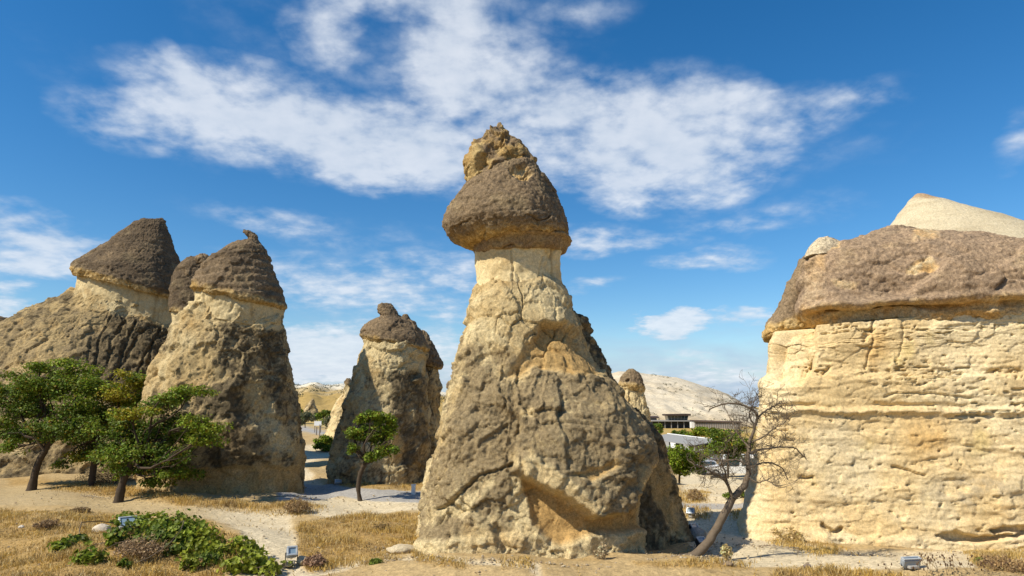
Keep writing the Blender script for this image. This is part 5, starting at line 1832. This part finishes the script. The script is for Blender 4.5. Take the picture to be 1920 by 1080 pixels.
# ---- green creeper in the foreground
def creeper():
    rng = np.random.default_rng(31)
    blobs = [(235, 978, 28, 11, 'g'), (268, 986, 38, 15, 'g'), (312, 990, 42, 17, 'g'), (348, 1004, 38, 18, 'g'), (378, 1022, 32, 20, 'l'), (300, 1012, 50, 15, 'd'), (224, 1006, 26, 16, 'd'), (204, 1018, 16, 10, 'g'),
             (118, 1022, 22, 8, 'g'), (142, 1012, 18, 6, 'd'), (102, 1030, 9, 6, 'l'), (160, 1046, 26, 13, 'g'), (190, 1050, 14, 8, 'l'), (416, 1036, 24, 12, 'l'), (446, 1022, 17, 11, 'l'), (466, 1036, 20, 14, 'l'),
             (478, 1058, 28, 15, 'l'), (506, 1068, 18, 10, 'l'), (438, 1062, 26, 14, 'l'), (352, 1056, 18, 12, 'l'), (534, 1058, 12, 4, 'l'), (390, 1050, 24, 10, 'd'), (330, 1030, 30, 10, 'd'), (160, 1022, 8, 4, 'l'), (232, 1060, 12, 7, 'd')]
    base = ground_px(300, 1040)
    root = empty('creeper', base, 'sprawling green leafy vine creeping over the dry mound', 'vine')
    cs, rs, tn = [], [], []
    mb = MB()
    prev = base
    for (a, b, rx, ry, t) in blobs:
        g = ground_px(a, b + ry * 0.95)
        s = g[1] / FPX
        r = np.array([rx * s, max(rx * 0.8, ry) * s, ry * s * 1.25])
        c = g + np.array([0, r[1] * 0.3, r[2] * 0.75])
        cs.append(c)
        rs.append(r)
        tn.append(t)
    order = np.argsort([c[0] for c in cs])
    for i, k in enumerate(order):
        j = order[max(0, i - 1)]
        branchy(mb, cs[j] - np.array([0, 0, rs[j][2] * .6]), cs[k] - np.array([0, 0, rs[k][2] * .5]), 0.014, 0.009, rng, 0.15, 7, 4)
        for _ in range(8):
            e = cs[k] + rng.normal(size=3) * rs[k] * 0.6
            branchy(mb, cs[k] - np.array([0, 0, rs[k][2] * .9]), e, 0.007, 0.004, rng, 0.15, 5, 3)
    mb.build('stem', 'bark_grey', root)
    pal = dict(g=(0.17, 0.22, 0.022), d=(0.105, 0.15, 0.018), l=(0.24, 0.28, 0.03))
    v, tri, own, c, per = leaf_cloud(cs, rs, 5600, 0.105, rng, normal_up=0.25, gaps=0.35, gapscale=2.8, lobed=True)
    col = np.array([pal[t] for t in tn])[own] * (1 + 0.25 * rng.normal(size=(len(c), 1)))
    sw = rng.random(len(c)) < 0.08
    col[sw] = np.array([0.30, 0.26, 0.04])
    tag(mesh_obj('leaves', v, tri, 'leaf', root, col=np.repeat(np.clip(col, 0.01, 0.5), per, axis=0), smooth=False), kind='stuff')


creeper()


# ------------------------------------------------------------------ far buildings, cars, lamps, people
def rotz(a):
    c, s = math.cos(a), math.sin(a)
    return np.array([(c, -s, 0), (s, c, 0), (0, 0, 1.0)])


def rotx(a):
    c, s = math.cos(a), math.sin(a)
    return np.array([(1.0, 0, 0), (0, c, -s), (0, s, c)])


class Local(MB):
    """MB in a local frame that is turned about z, tilted and moved"""
    def __init__(self, org, yaw=0.0, tilt=0.0):
        super().__init__()
        self.M = rotz(yaw) @ rotx(tilt)
        self.o = np.asarray(org, float)

    def add(self, v, q=None, t=None):
        return super().add(np.asarray(v, float) @ self.M.T + self.o, q, t)


def pavilion():
    Y = 320.0
    s = Y / FPX
    a, b = P(1250, 789, Y), P(1292, 789, Y)
    x0, x1, z0 = a[0], b[0], a[2]
    gz = float(gh((x0 + x1) / 2, Y))
    root = empty('pavilion', ((x0 + x1) / 2, Y, gz), 'glazed visitor pavilion with slanting overhanging roof on stilts below hill', 'building')
    m = MB()
    m.box(((x0 + x1) / 2, Y + 2, z0), (x1 - x0 + 10 * s + 12, 9, 0.45))
    m.box((P(1228, 789, Y)[0], Y + 2, z0 - 0.1), (14, 8, 0.4))
    m.build('deck', 'concrete', root)
    for k in range(9):
        xx = x0 - 7 + k * 2.9
        MB().box((xx, Y - 1.6, (z0 + gz) / 2 - 0.3), (0.28, 0.28, z0 - gz + 0.4)).build('stilt', 'concrete', root)
    MB().box(((x0 + x1) / 2, Y + 4, (z0 + gz) / 2 - 0.25), (x1 - x0 + 12, 3.0, z0 - gz + 0.2)).build('undercroft_shade', 'dark', root)  # dark block stands in for the shade below the deck
    h = (789 - 780) * s
    m = MB()
    w0, w1 = (x1 - x0) * 0.42, (x1 - x0) * 0.46
    cx = (x0 + x1) / 2
    m.hexa([(cx - w0, Y, z0 + .22), (cx + w0, Y, z0 + .22), (cx + w0, Y + 6, z0 + .22), (cx - w0, Y + 6, z0 + .22), (cx - w1, Y - .4, z0 + h), (cx + w1, Y - .4, z0 + h), (cx + w1, Y + 6, z0 + h), (cx - w1, Y + 6, z0 + h)])
    m.build('glazing', 'glass', root)
    for k in range(7):
        t = k / 6 * 2 - 1
        m = MB()
        m.tube([(cx + t * w0, Y - .06, z0 + .2), (cx + t * w1, Y - .46, z0 + h)], 0.09, 4)
        m.build('mullion', 'concrete', root)
    m = MB()
    r0 = (x1 - x0) * 0.53
    m.hexa([(cx - r0, Y - 1.6, z0 + h + .02), (cx + r0, Y - 1.6, z0 + h + .02), (cx + r0, Y + 7, z0 + h + .02), (cx - r0, Y + 7, z0 + h + .02),
            (cx - r0 - .3, Y - 1.8, z0 + h + .75), (cx + r0 + .3, Y - 1.8, z0 + h + .9), (cx + r0 + .3, Y + 7, z0 + h + .9), (cx - r0 - .3, Y + 7, z0 + h + .75)])
    m.build('roof', 'roof', root)

    # long low hall
    a, b = P(1302, 790, 300), P(1388, 793, 285)
    root = empty('long_hall', ((a[0] + b[0]) / 2, 294, float(gh((a[0] + b[0]) / 2, 294))), 'long low grey slatted hall with flat dark roof beside the pavilion', 'building')
    hh = 11 * 300 / FPX
    m = MB()
    m.hexa([(a[0], 300, a[2] - hh), (b[0], 285, b[2] - hh), (b[0] + 1, 293, b[2] - hh), (a[0] + 1, 308, a[2] - hh), (a[0], 300, a[2]), (b[0], 285, b[2]), (b[0] + 1, 293, b[2]), (a[0] + 1, 308, a[2])])
    m.build('wall', 'concrete', root)
    n = 26
    for k in range(n):
        t = (k + 0.5) / n
        c = np.array([a[0] + (b[0] - a[0]) * t, 300 - 15 * t, a[2] + (b[2] - a[2]) * t])
        MB().box(c + np.array([0, -0.25, -hh / 2]), (0.35, 0.3, hh * 0.9)).build('slat', 'timber', root)
    m = MB()
    m.hexa([(a[0] - .6, 298.6, a[2] + .02), (b[0] + .6, 283.6, b[2] + .02), (b[0] + 1.6, 294, b[2] + .02), (a[0] + .4, 309, a[2] + .02), (a[0] - .6, 298.6, a[2] + .5), (b[0] + .6, 283.6, b[2] + .5), (b[0] + 1.6, 294, b[2] + .5), (a[0] + .4, 309, a[2] + .5)])
    m.build('roof', 'roof', root)
    m = MB()
    wl = P(1299, 796, 302)
    m.box((wl[0] + .4, 303, wl[2] - .2), (2.2, 3.0, 2.6))
    m.build('end_wall', 'white', root)

    # hut at the left end
    Y = 330.0
    a = P(1222, 789, Y)
    gz = float(gh(a[0], Y))
    root = empty('hut', (a[0], Y, gz), 'small hut with slanted dark roof partly hidden by slender chimney', 'building')
    MB().box((a[0], Y, a[2] + 0.0), (4.0, 4, 3.0)).box((a[0], Y, (a[2] - 1.5 + gz) / 2), (3.6, 3.6, a[2] - 1.5 - gz + .2)).build('wall', 'concrete', root)
    MB().box((a[0] + .5, Y - 2.04, a[2] + .2), (2.4, 0.08, 1.3)).build('window', 'glass', root)
    MB().box((a[0] + .3, Y - .4, a[2] + 1.8), (5.4, 5.6, 0.5), M=rotz(0) @ rotx(0.08)).build('roof', 'roof', root)


pavilion()


def market():
    A, B = P(1234, 814, 150.0), P(1330, 826, 132.0)
    g = float(gh(A[0], 140))
    mid = (A + B) / 2
    root = empty('market_stall', (mid[0], mid[1], float(gh(mid[0], mid[1]))), 'long row of market stalls under one pale sloping roof', 'market stall')
    d = B - A
    L = np.linalg.norm(d[:2])
    n = np.array([-d[1], d[0], 0]) / L          # away from the camera
    if n[1] < 0:
        n = -n
    up = np.array([0, 0, 1.0])

    def at(t, back, z):
        return A + d * t + n * back + up * z
    m = MB()
    m.hexa([at(-.02, -3.6, -.85), at(1.02, -3.6, -.85), at(1.02, 2.5, -.12), at(-.02, 2.5, -.12), at(-.02, -3.6, -.75), at(1.02, -3.6, -.75), at(1.02, 2.5, 0), at(-.02, 2.5, 0)])
    m.build('roof', 'canvas', root)
    m = MB()
    m.tube([at(-.02, 2.5, 0.05), at(1.02, 2.5, 0.05)], 0.12, 5)
    m.build('ridge_beam', 'white', root)
    for k in range(9):
        t = k / 8
        f = at(t, -3.3, 0)
        fz = float(gh(f[0], f[1])) - 0.1
        MB().box((f[0], f[1], (A[2] + d[2] * t - 0.85 + fz) / 2), (0.22, 0.22, A[2] + d[2] * t - 0.85 - fz)).build('post', 'white', root)
    b0, b1 = at(0, 1.5, 0), at(1, 1.5, 0)
    m = MB()
    zb = float(gh(mid[0], mid[1])) - 0.3
    m.hexa([(b0[0], b0[1], zb), (b1[0], b1[1], zb), (b1[0], b1[1] + .3, zb), (b0[0], b0[1] + .3, zb), (b0[0], b0[1], b0[2] - .4), (b1[0], b1[1], b1[2] - .4), (b1[0], b1[1] + .3, b1[2] - .4), (b0[0], b0[1] + .3, b0[2] - .4)])
    m.build('back_wall', 'dark', root)  # dark colour puts the shade inside the stalls onto the wall
    for k, t in enumerate((0.03, 0.14, 0.45, 0.58, 0.83)):
        f0, f1 = at(t, -3.65, -.86), at(t + 0.10, -3.65, -.86)
        dn = np.array([0, -.5, -1.0 - .3 * (k % 2)])
        MB().add([f0, f1, f1 + dn, f0 + dn, f0 + [0, .05, 0], f1 + [0, .05, 0], f1 + dn + [0, .05, 0], f0 + dn + [0, .05, 0]], [(0, 1, 2, 3), (7, 6, 5, 4), (3, 2, 6, 7), (0, 3, 7, 4), (1, 5, 6, 2)]).build('awning', 'white' if k % 2 else 'canvas', root)
    for k, (t, mt) in enumerate([(0.18, 'blue'), (0.24, 'white'), (0.40, 'white'), (0.52, 'red'), (0.66, 'white'), (0.75, 'canvas'), (0.9, 'white')]):
        f = at(t, -2.2, 0)
        fz = float(gh(f[0], f[1]))
        MB().box((f[0], f[1], fz + .45), (1.7, 1.0, 0.9), bevel=.06).box((f[0] + .1, f[1], fz + 1.2), (1.0, .5, .6), bevel=.1).build('counter', mt, root)


market()


def car(name, label, px, py, Y, yaw, paint, van=False):
    c = P(px, py, Y)
    gz = float(gh(c[0], Y))
    org = (c[0], Y, gz)
    root = empty(name, org, label, 'van' if van else 'car')
    H = 1.95 if van else 1.48
    L = 4.7 if van else 4.2
    W = 0.9

    def prof(pts, y):
        return [(x, y, z) for x, z in pts]
    low = [(-L / 2, 0.35), (-L / 2 + .05, 0.75), (-L / 2 + .25, 0.92), (L / 2 - 1.15, 0.95), (L / 2 - .15, 0.80), (L / 2, 0.6), (L / 2 - .05, 0.32)]
    m = Local(org, yaw)
    n = len(low)
    rings = []
    for yy, k in ((-W, .93), (-W + .08, 1.0), (W - .08, 1.0), (W, .93)):
        rings += [(x * (0.985 if k < 1 else 1), yy, 0.35 + (z - .35) * k) for x, z in low]
    q = [(j * n + i, j * n + (i + 1) % n, (j + 1) * n + (i + 1) % n, (j + 1) * n + i) for j in range(3) for i in range(n)]
    t = [(0, i + 1, i) for i in range(1, n - 1)] + [(3 * n, 3 * n + i, 3 * n + i + 1) for i in range(1, n - 1)]
    m.add(rings, q, t)
    body = m.build('body', paint, root, smooth=False)
    top0, top1 = (-L / 2 + .12, L / 2 - 1.2)
    tr0, tr1 = (-L / 2 + (.22 if van else .75), L / 2 - (1.75 if van else 2.0))
    m = Local(org, yaw)
    m.hexa([(top0, -W + .05, .9), (top1, -W + .05, .9), (top1, W - .05, .9), (top0, W - .05, .9), (tr0, -W + .2, H), (tr1, -W + .2, H), (tr1, W - .2, H), (tr0, W - .2, H)])
    cab = m.build('cabin', paint, root)
    k = 0.12

    def lerp(a, b, s):
        return np.array(a) * (1 - s) + np.array(b) * s
    for sd in (-1, 1):
        for (u0, u1) in ((0.06, 0.46), (0.52, 0.94)):
            m = Local(org, yaw)
            bl, br = np.array((top0, sd * (W - .04), .95)), np.array((top1, sd * (W - .04), .95))
            tl, tr_ = np.array((tr0, sd * (W - .19), H - .1)), np.array((tr1, sd * (W - .19), H - .1))
            a0, a1 = lerp(bl, br, u0), lerp(bl, br, u1)
            b0, b1 = lerp(tl, tr_, u0), lerp(tl, tr_, u1)
            m.add([a0, a1, b1, b0], [(0, 1, 2, 3)])
            m.build('side_window', 'glass', root)
    for (xa, xb, nm) in ((top0, tr0, 'rear_window'), (top1, tr1, 'windscreen')):
        e = -0.012 if nm == 'rear_window' else 0.012
        m = Local(org, yaw)
        m.add([(xa + e, -W + .2, 1.0), (xa + e, W - .2, 1.0), (xb + e, W - .32, H - .1), (xb + e, -W + .32, H - .1)], [(0, 1, 2, 3)])
        m.build(nm, 'glass', root)
    for sx in (-L / 2 + .8, L / 2 - .8):
        for sd in (-1, 1):
            m = Local(org, yaw)
            m.tube([(sx, sd * (W - .2), .33), (sx, sd * (W + .02), .33)], .33, 16)
            wh = m.build('wheel', 'tyre', root)
            m = Local(org, yaw)
            m.tube([(sx, sd * (W + .021), .33), (sx, sd * (W + .03), .33)], .2, 12)
            m.build('rim', 'silver', wh)
    for sd in (-1, 1):
        m = Local(org, yaw)
        m.box((-L / 2 + .03, sd * (W - .17), .78), (.1, .26, .2), bevel=.02)
        m.build('tail_light', 'red', root)
        m = Local(org, yaw)
        m.box((L / 2 - .07, sd * (W - .2), .66), (.12, .3, .14), bevel=.02)
        m.build('headlight', 'lamp_white', root)
    m = Local(org, yaw)
    m.box((-L / 2 + .0, 0, .45), (.14, 1.66, .18), bevel=.03)
    m.build('bumper', 'dark', root)


car('parked_car', 'silver parked car showing its red tail lights behind bare branches', 1323, 884, 68.0, math.radians(82), 'silver')
car('parked_van', 'white parked van behind the bare tree beside the block', 1374, 888, 64.0, math.radians(168), 'white', True)
car('parked_car', 'white parked car half hidden by the bright green tree', 1330, 872, 86.0, math.radians(30), 'white')


def floodlight(label, px, py, w, h, dep, yaw, tilt, housing, lift=0.12, stone=True, Y=None):
    g = ground_px(px, py)
    root = empty('floodlight', g, label, 'floodlight')
    yaw, tilt = math.radians(yaw), math.radians(tilt)
    o = g + np.array([0, 0, lift + h / 2])
    m = Local(o, yaw, tilt)
    m.box((0, 0, 0), (w, dep, h), bevel=0.02)
    hs = m.build('housing', housing, root)
    for sx, sz, bw, bh in ((0, h / 2 - .02, w, .04), (0, -h / 2 + .02, w, .04), (-w / 2 + .02, 0, .04, h - .082), (w / 2 - .02, 0, .04, h - .082)):
        m = Local(o, yaw, tilt)
        m.box((sx, -dep / 2 - .016, sz), (bw, .03, bh), bevel=.006)
        m.build('rim', 'lamp_white', hs)
    m = Local(o, yaw, tilt)
    m.box((0, -dep / 2 - .004, 0), (w - .082, .006, h - .082))
    m.build('lens', 'lamp_glass', root)
    for k in range(4):
        m = Local(o, yaw, tilt)
        m.box(((k - 1.5) * w / 5, dep / 2 + .025, 0), (.015, .05, h * .7))
        m.build('fin', housing, hs)
    m = Local(g, yaw)
    zb = lift + h / 2
    m.tube([(-w / 2 - .015, 0, zb), (-w / 2 - .015, 0, .03), (w / 2 + .015, 0, .03), (w / 2 + .015, 0, zb)], .014, 6)
    m.build('bracket', 'dark', root)
    m = Local(g, yaw)
    m.box((0, 0, .0), (w * .55, dep * 1.1 + .06, .07), bevel=.015)
    m.build('base', 'concrete', root)


def lamp_glass():
    m, nt, b = new_mat('lamp_glass')
    ns = nt.nodes.new('ShaderNodeTexNoise')
    ns.inputs['Scale'].default_value = 14
    cr = nt.nodes.new('ShaderNodeMix')
    cr.data_type = 'RGBA'
    cr.inputs[6].default_value = (0.16, 0.24, 0.31, 1)
    cr.inputs[7].default_value = (0.28, 0.38, 0.45, 1)
    nt.links.new(ns.outputs['Fac'], cr.inputs[0])
    nt.links.new(cr.outputs[2], b.inputs['Base Color'])
    b.inputs['Roughness'].default_value = 0.12
    b.inputs['Specular IOR Level'].default_value = 0.6
    return m


MAT['lamp_glass'] = lamp_glass()


def lamps():
    floodlight('framed floodlight tilted skyward among the creeper leaves', 238, 1004, 0.44, 0.36, 0.12, 40, -52, 'lamp_white', 0.12)
    floodlight('small cube floodlight on bracket at the edge of the pale path', 546, 1056, 0.24, 0.22, 0.20, 24, -28, 'lamp_metal', 0.14)
    floodlight('pale floodlight in the straw on sunlit sand beyond the shadow', 1296, 968, 0.28, 0.22, 0.16, -30, -30, 'lamp_white', 0.05)
    floodlight('dark floodlight beside pale stone in the tall chimney shadow', 1300, 1004, 0.30, 0.24, 0.18, 35, -40, 'dark', 0.08)
    floodlight('blue tinted floodlight behind the leaning trunk in shadow', 1314, 1026, 0.26, 0.20, 0.16, 20, -55, 'dark', 0.04)
    floodlight('long low floodlight on the sand before the block wall', 1708, 1062, 0.46, 0.12, 0.16, 12, -72, 'lamp_metal', 0.03)
    floodlight('small bluish floodlight at the foot of the squat chimney', 634, 910, 0.34, 0.2, 0.18, 20, -45, 'lamp_metal', 0.04)


lamps()


def stone(label, px, py, rx, rz, col, seed, name='boulder'):
    rng = np.random.default_rng(seed)
    g = ground_px(px, py)
    s = g[1] / FPX
    n, mth = 22, 34
    ph = np.linspace(0.02, math.pi - 0.02, n)
    th = np.linspace(0, 2 * math.pi, mth, endpoint=False)
    V = np.stack([np.outer(np.sin(ph[::-1]), np.cos(th)), np.outer(np.sin(ph[::-1]), np.sin(th)), np.outer(np.cos(ph[::-1]), np.ones(mth))], -1)
    V = V * np.array([rx * s, rx * s * 0.8, rz * s])
    q = V.reshape(-1, 3)
    r = max(rx * s, 0.05)
    f = 1 + 0.30 * fbm(q + seed * 3.1, 1.4 / r, 3, 0.5, 1.0) + 0.10 * fbm(q + seed, 5 / r, 2, 0.5, 2.0)
    f1, f2, cid = worley(q + seed, 1.1 / r)
    f = f + 0.12 * (cid / 255.0 - 0.5)
    q = q * f[:, None] + g + np.array([0, 0, rz * s * 0.55])
    cc = np.array(col) * (1 + 0.2 * fbm(q, 9.0, 3, 0.6, 3.0)[:, None])
    k = np.arange(mth)
    o = mesh_obj(name, q, [grid_faces(n, mth), np.stack([k[:-2] * 0, k[2:], k[1:-1]], 1), np.stack([k[:-2] * 0, k[1:-1], k[2:]], 1) + (n - 1) * mth], 'wall', None, col=np.clip(cc, 0.02, 0.8), origin=g)
    tag(o, label, 'rock')


stone('pale whitish stone beside the framed floodlight in straw', 190, 999, 17, 9, (0.52, 0.45, 0.35), 1)
stone('grey stone with dark floodlight leaning on it in shadow', 1308, 1008, 15, 11, (0.36, 0.32, 0.27), 2)
stone('pale stone under the small cube floodlight', 540, 1060, 12, 5, (0.55, 0.49, 0.38), 3)
stone('rounded pale stone by the thistle at the path edge', 566, 1056, 10, 8, (0.46, 0.40, 0.27), 4)
stone('low sandstone lump in the grass by the tall chimney foot', 752, 1036, 24, 9, (0.50, 0.42, 0.28), 5)
stone('small white stone in the straw far from the creeper', 40, 990, 5, 3, (0.62, 0.56, 0.46), 6)
stone('dark stone lying on the sand before the block corner', 1514, 1064, 7, 4, (0.22, 0.17, 0.13), 7)
stone('brown stone on the bank under the leaning tree', 1366, 1060, 10, 4, (0.25, 0.18, 0.11), 8)
stone('white boulder lump at the corner foot of the block', 1506, 1000, 22, 11, (0.58, 0.49, 0.33), 9)


def pebbles():
    rng = np.random.default_rng(77)
    N = 5200
    x = rng.uniform(-20, 18, N)
    y = 14 + 24 * rng.random(N) ** 1.4
    # scree collects at the feet of the rocks
    for lo, (ax, ay, rx, ry) in ((0, (0.9, 19.6, 4.3, 3.4)), (500, (12.5, 20.2, 6.5, 0.9)), (1000, (-13, 29.2, 4.2, 1.2))):
        a = rng.uniform(0, 2 * math.pi, 500)
        k = 1 + 0.10 * np.abs(rng.normal(size=500))
        x[lo:lo + 500] = ax + rx * k * np.cos(a)
        y[lo:lo + 500] = ay - ry * k * np.abs(np.sin(a))
    z = gh(x, y)
    r = 0.012 + 0.035 * rng.random(N) ** 3
    base = np.array([(1, 0, 0), (-1, 0, 0), (0, 1, 0), (0, -1, 0), (0, 0, 1), (0, 0, -1)], float)
    tri = np.array([(0, 2, 4), (2, 1, 4), (1, 3, 4), (3, 0, 4), (2, 0, 5), (1, 2, 5), (3, 1, 5), (0, 3, 5)])
    v = base[None] * r[:, None, None] * (0.7 + 0.6 * rng.random((N, 6, 1))) * np.array([1.2, 1.0, 0.7])
    v = v + np.stack([x, y, z + r * 0.3], 1)[:, None]
    f = (tri[None] + (np.arange(N) * 6)[:, None, None]).reshape(-1, 3)
    c = np.repeat(mixc(np.array([0.46, 0.38, 0.25]), np.array([0.24, 0.18, 0.12]), rng.random(N)), 6, axis=0)
    tag(mesh_obj('pebbles', v.reshape(-1, 3), f, 'wall', col=c, smooth=False), 'small loose pebbles scattered over paths and dry ground', 'pebbles', kind='stuff')


pebbles()


def thistle(label, px, py, n, hpx, spread, seed):
    rng = np.random.default_rng(seed)
    g = ground_px(px, py)
    s = g[1] / FPX
    root = empty('dry_thistle', g, label, 'plant', 'dry thistles before the block')
    st, hd = MB(), MB()
    for k in range(n):
        a = g + np.array([rng.normal() * spread * s * 0.5, rng.normal() * 0.12, 0])
        a[2] = float(gh(a[0], a[1])) - 0.03
        h = hpx * s * rng.uniform(0.45, 1.0)
        e = a + np.array([rng.normal() * 0.35 * h - 0.2 * h, rng.normal() * 0.2 * h, h])
        pts = branchy(st, a, e, 0.006, 0.004, rng, 0.05, 6, 4)
        ends = [pts[-1]]
        for j in range(3):
            m = pts[rng.integers(2, 5)]
            e2 = m + np.array([rng.normal() * 0.12, rng.normal() * 0.08, 0.05 + 0.1 * rng.random()])
            branchy(st, m, e2, 0.004, 0.003, rng, 0.05, 4, 3)
            ends.append(e2)
        for e2 in ends:
            d = np.array([0, 0, 0.028 + 0.012 * rng.random()])
            hd.tube([e2 - d * 0.5, e2 - d * 0.1, e2 + d * 0.4, e2 + d], [0.006, 0.017, 0.015, 0.003], 6)
    tag(st.build('stalk', plain_mat('thistle_stalk', (0.26, 0.19, 0.10), 0.9, 0, 0.1, 0.3, 6), root), kind='stuff')
    tag(hd.build('seed_head', plain_mat('thistle_head', (0.10, 0.06, 0.035), 0.9, 0, 0.1, 0.3, 20), root), kind='stuff')


thistle('dry thistle stalks with dark heads behind the long low floodlight', 1752, 1078, 13, 40, 80, 1)
thistle('dry thistle stalks with dark heads growing by the brown weed patch', 1880, 1082, 13, 34, 90, 2)


def signs():
    Y = 112.0
    c = P(596, 794, Y)
    gz = float(gh(c[0], Y))
    root = empty('notice_board', (c[0], Y, gz), 'white notice board on brown posts between two olive trees', 'sign')
    MB().box((c[0], Y, c[2]), (1.15, 0.07, 0.7), bevel=.01).build('panel', 'white', root)
    for dx in (-.48, .48):
        MB().box((c[0] + dx, Y + .08, (c[2] + .5 + gz) / 2), (.1, .1, c[2] + .5 - gz + .1)).build('post', 'timber', root)
    for k, (px, top, bot, lab) in enumerate([(594, 800, 812, 'short brown fence post nearer the horned chimney'), (600, 796, 814, 'taller brown fence post below the notice board')]):
        Y = 96.0 - 4 * k
        c = P(px, top, Y)
        gz = float(gh(c[0], Y))
        o = MB().box((c[0], Y, (c[2] + gz) / 2 - .1), (.13, .13, c[2] - gz + .2), bevel=.01).build('fence_post', 'timber')
        tag(o, lab, 'post')
    g = ground_px(775, 926)
    o = MB().box((g[0], g[1], g[2] + .16), (.17, .17, .4), bevel=.02).box((g[0], g[1], g[2] + .38), (.2, .2, .05), bevel=.01).build('marker_post', 'white')
    tag(o, 'short white marker post on grass edge before the squat chimney', 'post')


signs()


def person(label, px, Y, mat, pose, hillp):
    x = (px - 960) / FPX * Y * 1.0
    k = np.argmin((hillp[:, 0] - x) ** 2 + (hillp[:, 1] - Y) ** 2)
    g = hillp[k]
    v = [(0, 0, .92), (0, 0, 1.15), (0, 0, 1.42), (0, 0, 1.52), (0, -.01, 1.66), (.1, 0, .88), (.12, -.03 * pose, .48), (.13, .06 * pose, .06), (.13, -.1, .03),
         (-.1, 0, .88), (-.12, .05 * pose, .48), (-.13, -.08 * pose, .06), (-.13, -.2, .03), (.19, 0, 1.38), (.25, 0, 1.1), (.24, -.1, .86), (-.19, 0, 1.38), (-.25, 0, 1.1), (-.24, -.1, .86)]
    e = [(0, 1), (1, 2), (2, 3), (3, 4), (0, 5), (5, 6), (6, 7), (7, 8), (0, 9), (9, 10), (10, 11), (11, 12), (2, 13), (13, 14), (14, 15), (2, 16), (16, 17), (17, 18)]
    r = [.15, .14, .15, .06, .105, .09, .065, .045, .04, .09, .065, .045, .04, .06, .045, .035, .06, .045, .035]
    me = bpy.data.meshes.new('person')
    me.from_pydata(v, e, [])
    o = bpy.data.objects.new('person', me)
    COL.objects.link(o)
    o.location = [float(q) for q in g]
    md = o.modifiers.new('skin', 'SKIN')
    for i, rr in enumerate(r):
        me.skin_vertices[0].data[i].radius = (rr, rr * 0.8)
    me.skin_vertices[0].data[0].use_root = True
    sb = o.modifiers.new('sub', 'SUBSURF')
    sb.levels = 1
    me.materials.append(MAT[mat])
    tag(o, label, 'person', 'walkers on the far ridges')


person('tiny dark clothed person walking on the far white ridge', 602, 752.0, 'cloth_dark', 1.0, HL_P)
person('tiny dark clothed person walking on the far white ridge', 609, 752.0, 'cloth_dark', -1.0, HL_P)
